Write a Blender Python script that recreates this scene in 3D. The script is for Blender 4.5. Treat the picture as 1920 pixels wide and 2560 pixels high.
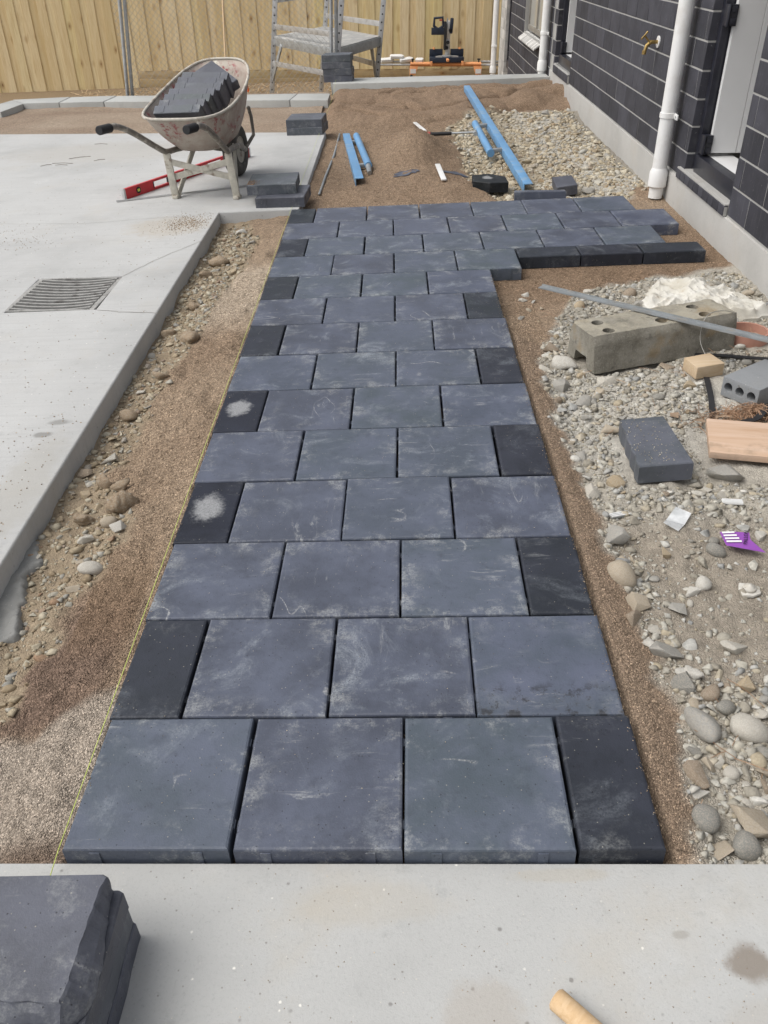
import bpy, bmesh, math, random
import numpy as np
from mathutils import Vector, Matrix
for o in list(bpy.data.objects): bpy.data.objects.remove(o)
scene = bpy.context.scene
COL = scene.collection
random.seed(7); RNG = np.random.default_rng(11)
R = math.radians

# ------------------------------------------------------------------ camera
YAW, PITCH, ROLL = -0.03167, 0.60093, -0.04877
cam = bpy.data.cameras.new('camera'); cam_o = bpy.data.objects.new('camera', cam); COL.objects.link(cam_o)
cy, sy, cp, sp = math.cos(YAW), math.sin(YAW), math.cos(PITCH), math.sin(PITCH)
fw = Vector((sy*cp, cy*cp, -sp)); r0 = Vector((cy, -sy, 0)); u0 = r0.cross(fw)
rr = r0*math.cos(ROLL) + u0*math.sin(ROLL); uu = -r0*math.sin(ROLL) + u0*math.cos(ROLL)
m3 = Matrix((rr, uu, -fw)).transposed()
cam_o.matrix_world = Matrix.Translation((0.8256, -1.1506, 1.7174)) @ m3.to_4x4()
cam.sensor_fit = 'VERTICAL'; cam.sensor_height = 36; cam.sensor_width = 27
cam.lens = 2085/2560*36; cam.clip_start = 0.05; cam.clip_end = 2000
scene.camera = cam_o
# ------------------------------------------------------------------ sky, sun, exposure
SUN_EL, SUN_AZ = R(56), R(256)          # azimuth clockwise from +Y: the veiled sun stands to the left, a little behind the camera
w = bpy.data.worlds.new('World'); scene.world = w; w.use_nodes = True
wn = w.node_tree; bg = wn.nodes['Background']
sky = wn.nodes.new('ShaderNodeTexSky'); sky.sky_type = 'NISHITA'; sky.sun_disc = False
sky.sun_elevation = SUN_EL; sky.sun_rotation = SUN_AZ; sky.air_density = 1.0; sky.dust_density = 4.0; sky.ozone_density = 1.0
hs = wn.nodes.new('ShaderNodeHueSaturation'); hs.inputs['Saturation'].default_value = 0.22   # thin even cloud
wn.links.new(sky.outputs[0], hs.inputs['Color']); wn.links.new(hs.outputs[0], bg.inputs['Color'])
bg.inputs['Strength'].default_value = 0.15
sun = bpy.data.lights.new('sun', 'SUN'); sun.energy = 1.5; sun.angle = R(48); sun.color = (1, .965, .91)
so = bpy.data.objects.new('sun', sun); COL.objects.link(so)
sd = Vector((math.sin(SUN_AZ)*math.cos(SUN_EL), math.cos(SUN_AZ)*math.cos(SUN_EL), math.sin(SUN_EL)))
so.rotation_euler = sd.to_track_quat('Z', 'Y').to_euler(); so.location = (0, 0, 30)
vs = scene.view_settings; vs.view_transform = 'Standard'; vs.look = 'None'; vs.gamma = 1; vs.exposure = 0.15
vs.use_curve_mapping = False
LEAN = 0.028        # the paving plane falls away from the house, so true verticals lean a little

# ------------------------------------------------------------------ helpers
def tag(o, label=None, cat=None, group=None, kind=None):
    if label: o['label'] = label
    if cat: o['category'] = cat
    if group: o['group'] = group
    if kind: o['kind'] = kind
    return o
def thing(name, label, cat, loc=(0, 0, 0), rz=0, group=None, lean=0):
    o = bpy.data.objects.new(name, None); COL.objects.link(o); o.empty_display_size = .1
    o.location = loc; o.rotation_euler = (0, lean, rz)
    return tag(o, label, cat, group)
def link(name, me, mat=None, parent=None, loc=None, rot=None):
    o = bpy.data.objects.new(name, me); COL.objects.link(o)
    if mat is not None and not me.materials: me.materials.append(mat)
    if parent: o.parent = parent
    if loc is not None: o.location = loc
    if rot is not None: o.rotation_euler = rot
    return o
class MB:
    def __init__(s, off=(0, 0, 0)): s.v = []; s.f = []; s.off = Vector(off)
    def add(s, vs_, fs):
        n = len(s.v); s.v += [Vector(p)-s.off for p in vs_]; s.f += [tuple(i+n for i in f) for f in fs]; return s
    def box(s, lo, hi):
        (a, b, c), (d, e, f) = lo, hi
        return s.add([(a,b,c),(d,b,c),(d,e,c),(a,e,c),(a,b,f),(d,b,f),(d,e,f),(a,e,f)],
                     [(0,3,2,1),(4,5,6,7),(0,1,5,4),(1,2,6,5),(2,3,7,6),(3,0,4,7)])
    def bar(s, p, q, w, h, up=(0, 0, 1)):
        p, q = Vector(p), Vector(q); d = (q-p).normalized(); x = d.cross(Vector(up))
        if x.length < 1e-4: x = d.cross(Vector((0, 1, 0)))
        x.normalize(); y = x.cross(d)
        c = [p+x*a*w/2+y*b*h/2 for a, b in ((-1,-1),(1,-1),(1,1),(-1,1))] + [q+x*a*w/2+y*b*h/2 for a, b in ((-1,-1),(1,-1),(1,1),(-1,1))]
        return s.add(c, [(0,1,2,3),(7,6,5,4),(0,4,5,1),(1,5,6,2),(2,6,7,3),(3,7,4,0)])
    def tube(s, pts, r, n=10, closed=False, cap=True):
        pts = [Vector(p) for p in pts]; m = len(pts); rs = r if isinstance(r, (list, tuple)) else [r]*m
        vs_ = []; prev = None
        for i, p in enumerate(pts):
            a = pts[(i-1) % m] if (closed or i > 0) else p; b = pts[(i+1) % m] if (closed or i < m-1) else p
            t = (b-a).normalized()
            if prev is None:
                x = t.cross(Vector((0, 0, 1)))
                if x.length < 1e-3: x = t.cross(Vector((0, 1, 0)))
            else: x = prev - t*prev.dot(t)
            x.normalize(); prev = x; y = t.cross(x)
            vs_ += [p+(x*math.cos(k*2*math.pi/n)+y*math.sin(k*2*math.pi/n))*rs[i] for k in range(n)]
        fs = []
        for i in range(m if closed else m-1):
            j = (i+1) % m
            for k in range(n): fs.append((i*n+k, i*n+(k+1) % n, j*n+(k+1) % n, j*n+k))
        if cap and not closed: fs += [tuple(range(n))[::-1], tuple((m-1)*n+k for k in range(n))]
        return s.add(vs_, fs)
    def lathe(s, prof, n=24, c=(0, 0, 0), cap=True):
        vs_ = [(c[0]+r*math.cos(k*2*math.pi/n), c[1]+r*math.sin(k*2*math.pi/n), c[2]+z) for r, z in prof for k in range(n)]
        fs = [(i*n+k, i*n+(k+1) % n, (i+1)*n+(k+1) % n, (i+1)*n+k) for i in range(len(prof)-1) for k in range(n)]
        if cap: fs += [tuple(range(n))[::-1], tuple((len(prof)-1)*n+k for k in range(n))]
        return s.add(vs_, fs)
    def prism(s, poly, z0, z1, top=None):
        n = len(poly); top = top or poly
        return s.add([(x, y, z0) for x, y in poly]+[(x, y, z1) for x, y in top],
                     [tuple(range(n))[::-1], tuple(range(n, 2*n))]+[(i, (i+1) % n, n+(i+1) % n, n+i) for i in range(n)])
    def mesh(s, name, smooth=False, bevel=0, seg=2):
        me = bpy.data.meshes.new(name); me.from_pydata([tuple(p) for p in s.v], [], s.f); me.update()
        bm = bmesh.new(); bm.from_mesh(me); bmesh.ops.recalc_face_normals(bm, faces=bm.faces)
        if bevel:
            es = [e for e in bm.edges if len(e.link_faces) == 2 and e.calc_face_angle(0) > .5]
            bmesh.ops.bevel(bm, geom=es, offset=bevel, segments=seg, profile=.6, affect='EDGES', clamp_overlap=True)
        bm.to_mesh(me); bm.free()
        if smooth or bevel:
            me.shade_smooth()
            if bevel or smooth == 'auto': me.set_sharp_from_angle(angle=R(40))
        return me
    def build(s, name, mat, parent=None, smooth=False, bevel=0, loc=None, rot=None, seg=2):
        return link(name, s.mesh(name, smooth, bevel, seg), mat, parent, loc, rot)
def npmesh(name, V, F, smooth=False):
    me = bpy.data.meshes.new(name); V = np.asarray(V, np.float32); F = np.asarray(F, np.int32); k = F.shape[1]
    me.vertices.add(len(V)); me.vertices.foreach_set('co', V.ravel())
    me.loops.add(F.size); me.loops.foreach_set('vertex_index', F.ravel())
    me.polygons.add(len(F)); me.polygons.foreach_set('loop_start', np.arange(0, F.size, k, dtype=np.int32))
    me.polygons.foreach_set('loop_total', np.full(len(F), k, np.int32))
    me.update(calc_edges=True)
    if smooth: me.shade_smooth()
    return me
def vnoise(x, y, seed=0):
    x = np.asarray(x, float); y = np.asarray(y, float)
    xi = np.floor(x).astype(np.int64); yi = np.floor(y).astype(np.int64); fx = x-xi; fy = y-yi
    fx = fx*fx*(3-2*fx); fy = fy*fy*(3-2*fy)
    def h(a, b):
        n = (a*374761393 + b*668265263 + seed*1442695041) & 0x7fffffff
        n = ((n ^ (n >> 13))*1274126177) & 0x7fffffff
        return ((n ^ (n >> 16)) & 0xffff)/65535.0
    return (h(xi,yi)*(1-fx)+h(xi+1,yi)*fx)*(1-fy)+(h(xi,yi+1)*(1-fx)+h(xi+1,yi+1)*fx)*fy
def fbm(x, y, o=4, seed=0):
    s = 0; a = .5
    for i in range(o): s = s+a*(vnoise(x*2**i, y*2**i, seed+i)*2-1); a *= .5
    return s
def sm(a, b, x): t = np.clip((x-a)/(b-a), 0, 1); return t*t*(3-2*t)

# ------------------------------------------------------------------ materials
class G:
    def __init__(s, name, rough=.8, metal=0, spec=.5):
        s.m = bpy.data.materials.new(name); s.m.use_nodes = True; s.t = s.m.node_tree
        s.b = s.t.nodes['Principled BSDF']; s.b.inputs['Roughness'].default_value = rough
        s.b.inputs['Metallic'].default_value = metal; s.b.inputs['Specular IOR Level'].default_value = spec
    def n(s, ty, **kw):
        nd = s.t.nodes.new(ty)
        for k, v in kw.items(): setattr(nd, k, v)
        return nd
    def set(s, sock, v):
        if hasattr(v, 'is_linked') or isinstance(v, bpy.types.NodeSocket): s.t.links.new(v, sock)
        else:
            if isinstance(v, (tuple, list)) and len(v) == 3 and len(sock.default_value) == 4: v = (*v, 1)
            sock.default_value = v
    def obj(s, rand=False, scale=(1, 1, 1)):
        v = s.n('ShaderNodeTexCoord').outputs['Object']
        if rand:
            oi = s.n('ShaderNodeObjectInfo').outputs['Random']; mu = s.n('ShaderNodeVectorMath', operation='MULTIPLY_ADD')
            s.set(mu.inputs[0], oi); mu.inputs[1].default_value = (37, 61, 23); s.set(mu.inputs[2], v); v = mu.outputs[0]
        if scale != (1, 1, 1):
            mp = s.n('ShaderNodeVectorMath', operation='MULTIPLY'); s.set(mp.inputs[0], v); mp.inputs[1].default_value = scale; v = mp.outputs[0]
        return v
    def rnd(s): return s.n('ShaderNodeObjectInfo').outputs['Random']
    def isl(s): return s.n('ShaderNodeNewGeometry').outputs['Random Per Island']
    def noise(s, v, sc, det=4, ro=.6, dist=0):
        nd = s.n('ShaderNodeTexNoise'); s.set(nd.inputs['Vector'], v); nd.inputs['Scale'].default_value = sc
        nd.inputs['Detail'].default_value = det; nd.inputs['Roughness'].default_value = ro; nd.inputs['Distortion'].default_value = dist
        return nd.outputs['Fac']
    def vor(s, v, sc, out='Distance', feature='F1', rnd=1):
        nd = s.n('ShaderNodeTexVoronoi', feature=feature); s.set(nd.inputs['Vector'], v); nd.inputs['Scale'].default_value = sc
        nd.inputs['Randomness'].default_value = rnd
        return nd.outputs[out]
    def ramp(s, f, stops, interp='LINEAR'):
        nd = s.n('ShaderNodeValToRGB'); s.set(nd.inputs[0], f); e = nd.color_ramp.elements; nd.color_ramp.interpolation = interp
        while len(e) < len(stops): e.new(.5)
        for el, (p, c) in zip(e, stops):
            el.position = p; c = (c, c, c) if isinstance(c, (int, float)) else c; el.color = (*c, 1)
        return nd.outputs[0]
    def mr(s, f, a, b, c=0, d=1):
        nd = s.n('ShaderNodeMapRange'); nd.interpolation_type = 'SMOOTHSTEP'
        for i, v in enumerate((f, a, b, c, d)): s.set(nd.inputs[i], v)
        return nd.outputs[0]
    def mix(s, f, a, b, mode='MIX'):
        nd = s.n('ShaderNodeMix', data_type='RGBA', blend_type=mode); s.set(nd.inputs[0], f); s.set(nd.inputs[6], a); s.set(nd.inputs[7], b)
        return nd.outputs[2]
    def mth(s, op, a, b=0.0, c=None):
        nd = s.n('ShaderNodeMath', operation=op); s.set(nd.inputs[0], a); s.set(nd.inputs[1], b)
        if c is not None: s.set(nd.inputs[2], c)
        return nd.outputs[0]
    def sep(s, v):
        nd = s.n('ShaderNodeSeparateXYZ'); s.set(nd.inputs[0], v); return nd.outputs
    def bump(s, h, st=.3, dist=.01, nrm=None):
        nd = s.n('ShaderNodeBump'); s.set(nd.inputs['Height'], h); nd.inputs['Strength'].default_value = st; nd.inputs['Distance'].default_value = dist
        if nrm is not None: s.set(nd.inputs['Normal'], nrm)
        return nd.outputs[0]
    def done(s, col, nrm=None, rough=None):
        s.set(s.b.inputs['Base Color'], col)
        if nrm is not None: s.set(s.b.inputs['Normal'], nrm)
        if rough is not None: s.set(s.b.inputs['Roughness'], rough)
        return s.m
def simple(name, c, rough=.6, metal=0, var=.25, sc=12, bmp=.1, bsc=60, rand=True, dirt=None, spec=.5):
    g = G(name, rough, metal, spec); v = g.obj(rand); n = g.noise(v, sc)
    lo = tuple(x*(1-var) for x in c); hi = tuple(min(1, x*(1+var)) for x in c)
    col = g.ramp(n, [(.25, lo), (.75, hi)])
    if dirt: col = g.mix(g.mr(g.noise(v, dirt[1], 6, .65), .5, .68), col, dirt[0])
    return g.done(col, g.bump(g.noise(v, bsc, 3), bmp, .003), g.mr(n, .2, .8, rough*.85, min(1, rough*1.15)))

def paver_mat(name, base, chalk, spot=False, wet=False, spec=.45):
    g = G(name, .6, 0, spec); v = g.obj(True); lc = g.obj(); x, y, z = g.sep(lc); rnd = g.rnd()
    n1 = g.noise(v, 4.5, 6, .65); n2 = g.noise(v, 28, 5, .75); dust = g.noise(v, 170, 3, .75)
    tint = g.ramp(rnd, [(0, tuple(b*.80 for b in base)), (.3, base), (.5, (base[0]*.98, base[1]*1.14, base[2]*.96)), (.72, (base[0]*1.16, base[1]*1.16, base[2]*1.18)), (.86, (base[0]*1.08, base[1]*1.2, base[2]*1.06)), (1, (base[0]*.92, base[1]*.92, base[2]*1.05))])
    col = g.mix(g.mr(n1, .32, .72, 0, .8), tint, tuple(b*1.7 for b in base))
    col = g.mix(g.mr(n2, .5, .75, 0, .45), col, tuple(b*.62 for b in base))
    amt = g.mr(g.mth('FRACT', g.mth('MULTIPLY', rnd, 7.3)), 0, 1, .55, 1.25)
    # powdery bloom in irregular clouds, broken up by the pores
    cl = g.mth('MULTIPLY', g.mr(g.noise(v, 5.5, 7, .72, .6), .52, .72), g.mr(dust, .34, .62, .25, 1))
    col = g.mix(g.mth('MULTIPLY', g.mth('MULTIPLY', cl, .62*chalk), amt), col, (.30, .33, .365))
    sm_ = g.mth('MULTIPLY', g.mr(g.noise(g.obj(True, (2.2, 11, 2)), 2.6, 6, .72, .8), .56, .70), g.mr(g.noise(v, 3.3, 2), .50, .62))
    col = g.mix(g.mth('MULTIPLY', g.mth('MULTIPLY', sm_, .6*chalk), g.mr(dust, .3, .6, .3, 1)), col, (.42, .43, .43))
    ed = g.mth('MAXIMUM', g.mth('ABSOLUTE', x), g.mth('ABSOLUTE', y))
    edge = g.mth('MULTIPLY', g.mth('MULTIPLY', g.mr(ed, .10, .197), g.mr(g.noise(v, 8, 7, .78), .5, .66)), g.mr(dust, .34, .6, .2, 1))
    col = g.mix(g.mth('MULTIPLY', edge, .55*chalk), col, (.42, .43, .42))
    sc = g.noise(g.obj(True, (2.2, 3.0, 1)), 1.5, 1.5, .5, .4)
    scr = g.mth('MULTIPLY', g.mth('MULTIPLY', g.mr(g.mth('ABSOLUTE', g.mth('SUBTRACT', sc, .5)), .009, .0), g.mr(g.noise(v, 3.6, 2), .60, .66)), g.mr(dust, .4, .6, .1, 1))
    col = g.mix(g.mth('MULTIPLY', scr, .75*chalk), col, (.46, .46, .45))
    vo = g.n('ShaderNodeTexVoronoi'); g.set(vo.inputs['Vector'], v); vo.inputs['Scale'].default_value = 105
    pick = g.sep(vo.outputs['Color'])
    dot = g.mth('MULTIPLY', g.mr(vo.outputs['Distance'], .22, .10), g.mr(pick[0], .90, .94)); col = g.mix(g.mth('MULTIPLY', dot, .55), col, (.42, .40, .34))
    pit = g.mth('MULTIPLY', g.mr(vo.outputs['Distance'], .26, .12), g.mr(pick[1], .86, .9)); col = g.mix(g.mth('MULTIPLY', pit, .7), col, tuple(b*.25 for b in base))
    if spot:
        d = g.mth('POWER', g.mth('ADD', g.mth('POWER', g.mth('MULTIPLY', g.mth('ADD', x, .012), 1.45), 2), g.mth('POWER', g.mth('SUBTRACT', y, .02), 2)), .5)
        dn = g.mth('ADD', d, g.mth('MULTIPLY', g.mth('SUBTRACT', g.noise(v, 26, 6, .75), .5), .13))
        sp_ = g.mth('MULTIPLY', g.mr(g.mth('MULTIPLY', dn, g.mr(rnd, 0, 1, .8, 1.5)), .085, .04), g.mr(dust, .25, .6, .45, 1))
        col = g.mix(g.mth('MULTIPLY', sp_, .8), col, (.36, .365, .37))
    if wet:
        wt = g.mth('MULTIPLY', g.mr(g.noise(v, 16, 5, .75), .50, .62), g.mr(g.mth('ADD', y, g.mth('MULTIPLY', n1, .05)), -.03, -.10))
        col = g.mix(g.mth('MULTIPLY', wt, .8), col, (.018, .018, .021))
    h = g.mth('ADD', g.mth('SUBTRACT', g.mth('MULTIPLY', dust, .8), g.mth('MULTIPLY', pit, 1.2)), g.mth('MULTIPLY', n2, .7))
    return g.done(col, g.bump(h, .35, .003), g.mr(n1, .3, .8, .48, .70))
M = {}
M['paver'] = paver_mat('paver_weathered', (.064, .073, .101), 1.0)
M['paver_wet'] = paver_mat('paver_weathered_damp', (.064, .072, .104), .5, wet=True)
M['paver_dark'] = paver_mat('paver_cut_dark', (.0225, .0250, .0345), .42, spec=.3)
M['paver_spot'] = paver_mat('paver_cut_chalked', (.0190, .0215, .0315), .22, spot=True, spec=.22)
M['paver_mid'] = paver_mat('paver_stacked', (.072, .076, .094), .5)

def concrete(name, c, warm=.5, streak=True, rough=.85, stains=()):
    g = G(name, rough, 0, .3); v = g.obj(); dk = lambda k: tuple(x*k for x in c)
    n = g.noise(v, 1.1, 7, .66); col = g.ramp(n, [(.3, dk(.84)), (.5, c), (.7, tuple(min(1, x*1.08) for x in c))])
    col = g.mix(g.mr(g.noise(v, 2.3, 6, .66), .52, .72, 0, warm), col, (c[0]*1.0, c[1]*.90, c[2]*.76))
    if streak:
        st = g.noise(g.obj(False, (.45, 12, 1)), 3, 5, .75, .3); col = g.mix(g.mr(st, .46, .76, 0, .5), col, dk(.80))
    col = g.mix(g.mr(g.noise(v, 7, 7, .78), .55, .74, 0, .5), col, dk(.70))
    col = g.mix(g.mr(g.noise(v, 4.2, 7, .75, .5), .58, .70, 0, .45), col, tuple(min(1, x*1.16) for x in c))
    fine = g.noise(v, 120, 4, .8); col = g.mix(g.mr(fine, .52, .72, 0, .45), col, dk(.68))
    for sc_, t0, cc, am in ((30, .90, (.12, .11, .10), .6), (62, .86, (.15, .13, .11), .55), (48, .95, (.8, .78, .72), .8), (110, .9, (.62, .58, .5), .6)):
        vo = g.n('ShaderNodeTexVoronoi'); g.set(vo.inputs['Vector'], v); vo.inputs['Scale'].default_value = sc_
        d = g.mth('MULTIPLY', g.mr(g.mth('ADD', vo.outputs['Distance'], g.mth('MULTIPLY', fine, .2)), .30, .18), g.mr(g.sep(vo.outputs['Color'])[0], t0, t0+.03)); col = g.mix(g.mth('MULTIPLY', d, am), col, cc)
    x, y, z = g.sep(v); nz = g.mth('SUBTRACT', g.noise(v, 14, 5, .7), .5)
    for (sx, sy_, ra, rb, cc, am) in stains:
        d = g.mth('POWER', g.mth('ADD', g.mth('POWER', g.mth('DIVIDE', g.mth('SUBTRACT', x, sx), ra), 2), g.mth('POWER', g.mth('DIVIDE', g.mth('SUBTRACT', y, sy_), rb), 2)), .5)
        col = g.mix(g.mth('MULTIPLY', g.mr(g.mth('ADD', d, g.mth('MULTIPLY', nz, 1.3)), 1.1, .55), am), col, cc)
    h = g.mth('ADD', g.noise(v, 160, 3, .7), g.mth('MULTIPLY', g.noise(v, 18, 4), .8))
    return g.done(col, g.bump(h, .25, .004))
M['drive'] = concrete('driveway_concrete', (.475, .476, .468), .2, stains=((-.742, 2.03, .05, .03, (.22, .215, .2), .75), (-.705, 2.14, .06, .028, (.24, .235, .22), .7), (-.9, 5.25, .35, .3, (.44, .40, .34), .6), (-.68, 1.6, .12, .5, (.40, .385, .35), .5), (-2.2, 8.2, 1.2, .6, (.42, .40, .365), .5)))
M['slab'] = concrete('slab_concrete', (.435, .436, .425), .35, False, stains=((1.505, -.262, .05, .045, (.22, .185, .15), .8), (1.38, -.20, .02, .010, (.28, .26, .23), .5), (1.15, -.06, .12, .02, (.42, .37, .28), .28), (.95, -.36, .10, .08, (.36, .30, .235), .3), (1.5, -.40, .12, .08, (.38, .33, .27), .2), (.72, -.12, .2, .06, (.42, .37, .29), .25)))
M['kerb'] = concrete('kerb_concrete', (.41, .415, .40), .3, False)
M['plinth'] = concrete('plinth_concrete', (.43, .42, .40), .3, False)
M['haunch'] = concrete('rough_concrete', (.25, .25, .24), .4, False)
def ground_mat():
    g = G('sand_and_rubble_soil', .95, 0, .15); v = g.obj()
    at = g.n('ShaderNodeAttribute', attribute_name='Col').outputs['Color']
    vo = g.n('ShaderNodeTexVoronoi'); g.set(vo.inputs['Vector'], v); vo.inputs['Scale'].default_value = 210
    cell = g.sep(vo.outputs['Color'])
    gr_ = g.n('ShaderNodeAttribute', attribute_name='grain').outputs['Fac']
    k = g.mix(gr_, (1, 1, 1), g.ramp(cell[0], [(0, .62), (.55, .95), (.85, 1.2), (1, 1.7)]))
    k2 = g.ramp(g.noise(v, 30, 5, .7), [(.3, .8), (.7, 1.18)])
    col = g.mix(1, g.mix(1, at, k, 'MULTIPLY'), k2, 'MULTIPLY')
    h = g.mth('SUBTRACT', g.mth('MULTIPLY', g.noise(v, 60, 4, .7), .8), vo.outputs['Distance'])
    return g.done(col, g.bump(h, .8, .006))
M['ground'] = ground_mat()
def grain_mat():
    g = G('sand_grain', .9, 0, .2); at = g.n('ShaderNodeAttribute', attribute_name='Col').outputs['Color']
    k = g.ramp(g.isl(), [(0, .55), (.6, .95), (.9, 1.3), (1, 2.0)])
    return g.done(g.mix(1, at, k, 'MULTIPLY'))
M['grain'] = grain_mat()
STONE = {'grey': (.33, .325, .305), 'dark': (.22, .22, .205), 'tan': (.41, .345, .26), 'pale': (.52, .495, .44), 'brown': (.27, .205, .145), 'white': (.58, .565, .52), 'ochre': (.40, .31, .195), 'clod': (.27, .19, .115)}
def stone_mat(k):
    c = STONE[k]; g = G('stone_'+k, .85, 0, .3); v = g.obj(True)
    n = g.noise(v, 14, 5, .65); col = g.ramp(n, [(.25, tuple(x*.7 for x in c)), (.55, c), (.8, tuple(min(1, x*1.25) for x in c))])
    col = g.mix(g.mr(g.noise(v, 45, 4, .7), .58, .72, 0, .5), col, tuple(x*.55 for x in c))
    col = g.mix(g.mr(g.noise(v, 9, 5, .7), .42, .66, .1, .65), col, (.43, .385, .32))
    return g.done(col, g.bump(g.mth('ADD', g.noise(v, 90, 4, .7), g.noise(v, 25, 3)), .5, .004))
for k in STONE: M['s_'+k] = stone_mat(k)
def rubble_mat(name, stops):
    g = G(name, .9, 0, .25); v = g.obj(); col = g.ramp(g.isl(), stops)
    k = g.ramp(g.noise(v, 70, 4, .7), [(.3, .72), (.7, 1.2)])
    return g.done(g.mix(1, col, k, 'MULTIPLY'), g.bump(g.noise(v, 140, 3), .4, .003))
M['rub_r'] = rubble_mat('rubble_grey_tan', [(0, (.27, .245, .20)), (.25, (.38, .355, .30)), (.5, (.45, .435, .385)), (.68, (.38, .325, .235)), (.85, (.52, .505, .46)), (.94, (.29, .29, .28)), (1, (.60, .58, .53))])
M['rub_f'] = rubble_mat('rubble_pale_tan', [(0, (.34, .28, .195)), (.35, (.45, .385, .28)), (.65, (.50, .455, .36)), (.85, (.42, .41, .375)), (1, (.36, .27, .17))])
M['rub_l'] = rubble_mat('rubble_tan', [(0, (.26, .20, .13)), (.35, (.37, .31, .22)), (.7, (.45, .41, .32)), (.9, (.31, .30, .27)), (1, (.30, .20, .13))])
def wood(name, c, axis='z', sc=1, knots=True, dirt=0):
    g = G(name, .75, 0, .25); st = {'z': (9, 9, .7), 'x': (.7, 9, 9), 'y': (9, .7, 9)}[axis]
    st = tuple(a*sc for a in st); v = g.obj(True, st); grain = g.noise(v, 3, 5, .6, .6); fine = g.noise(v, 14, 3, .6)
    tone = g.ramp(g.rnd(), [(0, (c[0]*.86, c[1]*.84, c[2]*.78)), (.4, c), (.7, (c[0]*1.04, c[1]*1.07, c[2]*1.15)), (1, (c[0]*.97, c[1]*1.0, c[2]*.85))])
    col = g.mix(g.mr(grain, .35, .75, 0, .6), tone, (c[0]*.72, c[1]*.62, c[2]*.46))
    col = g.mix(g.mr(fine, .55, .8, 0, .35), col, (c[0]*.6, c[1]*.5, c[2]*.36))
    if knots:
        ks = {'z': (4.6, 4.6, 2.4), 'x': (2.4, 4.6, 4.6), 'y': (4.6, 2.4, 4.6)}[axis]
        vo = g.n('ShaderNodeTexVoronoi'); g.set(vo.inputs['Vector'], g.obj(True, tuple(a*sc for a in ks))); vo.inputs['Scale'].default_value = 1
        pk = g.mr(g.sep(vo.outputs['Color'])[0], .42, .46); d = g.mth('ADD', vo.outputs['Distance'], g.mth('MULTIPLY', fine, .1))
        col = g.mix(g.mth('MULTIPLY', g.mth('MULTIPLY', g.mr(d, .34, .14), pk), .5), col, (.33, .17, .06))
        col = g.mix(g.mth('MULTIPLY', g.mth('MULTIPLY', g.mr(d, .16, .08), pk), .75), col, (.13, .06, .025))
    if dirt: col = g.mix(g.mr(g.noise(g.obj(True), 5, 5, .7), .52, .7, 0, dirt), col, (.20, .16, .11))
    return g.done(col, g.bump(fine, .25, .003))
M['fence'] = wood('treated_pine', (.76, .62, .38))
M['sleeper'] = wood('treated_pine_rail', (.46, .35, .20), 'x', dirt=.4)
M['block'] = wood('pine_offcut', (.62, .50, .37), 'x', 2, False)
M['board'] = wood('pink_board', (.56, .40, .30), 'x', 1, False, .45)
M['handle'] = wood('pale_wood', (.68, .50, .32), 'y', 3, False)
def brick_mat(name, c, rand=True):
    g = G(name, .7, 0, .35); v = g.obj(rand); n = g.noise(v, 6, 4)
    col = g.ramp(n, [(.3, tuple(x*.8 for x in c)), (.7, tuple(x*1.3 for x in c))])
    col = g.mix(1, col, g.ramp(g.rnd(), [(0, .78), (1, 1.3)]), 'MULTIPLY')
    st = g.noise(g.obj(rand, (1, 14, 1.2)), 3, 4, .7); col = g.mix(g.mr(st, .56, .76, 0, .3), col, (.16, .16, .165))
    col = g.mix(g.mr(g.noise(v, 60, 2), .68, .74, 0, .5), col, (.26, .26, .26))
    return g.done(col, g.bump(g.noise(v, 110, 3), .25, .003))
M['brick'] = brick_mat('charcoal_block', (.043, .043, .053)); M['brick_pale'] = brick_mat('pale_block', (.42, .41, .39))
M['mortar'] = concrete('mortar', (.37, .365, .35), .2, False)
M['white'] = simple('white_plastic', (.78, .78, .77), .35, 0, .03, 4, .02, dirt=((.70, .69, .665), 5))
M['door'] = simple('door_white', (.66, .66, .66), .45, 0, .03, 3, .02)
M['frame'] = simple('frame_black', (.02, .021, .03), .35, 0, .3, 8, .03)
M['black'] = simple('black_rubber', (.018, .018, .02), .6, 0, .3, 20, .1)
M['navy'] = simple('navy_plastic', (.018, .026, .045), .45, 0, .3, 15, .05)
M['brass'] = simple('brass', (.42, .29, .11), .38, .9, .3, 30, .05)
M['alu'] = simple('aluminium', (.60, .60, .60), .42, .65, .12, 10, .04, dirt=((.42, .41, .39), 6))
M['steel'] = simple('galvanised_steel', (.46, .48, .49), .45, .7, .2, 14, .06)
M['strip'] = simple('grey_steel_strip', (.33, .35, .36), .5, .55, .2, 10, .06, dirt=((.36, .34, .31), 9))
M['deck'] = simple('platform_deck', (.34, .335, .32), .75, 0, .2, 8, .1, dirt=((.5, .48, .44), 5))
M['blue'] = simple('blue_paint', (.14, .31, .53), .5, .1, .14, 7, .05, dirt=((.24, .36, .48), 8))
M['red'] = simple('red_paint', (.52, .022, .03), .4, 0, .12, 8, .03)
M['orange'] = simple('orange_paint', (.82, .36, .15), .5, 0, .15, 8, .04)
M['grip_red'] = simple('red_grip', (.45, .06, .05), .5, 0, .2, 20, .05)
M['bristle'] = simple('orange_bristles', (.80, .15, .02), .6, 0, .25, 50, .2)
M['terracotta'] = simple('terracotta_plastic', (.46, .24, .18), .5, 0, .18, 8, .05, dirt=((.55, .36, .27), 7))
M['string'] = simple('yellow_green_string', (.56, .64, .16), .7, 0, .15, 60, .05)
M['grate'] = simple('dusty_cast_grate', (.33, .325, .31), .8, 0, .22, 20, .25, dirt=((.18, .17, .16), 14))
M['pit'] = simple('pit_dark', (.018, .018, .018), .9)
M['glass'] = simple('window_glass', (.42, .41, .37), .08, 0, .05, 2, .0)
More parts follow.
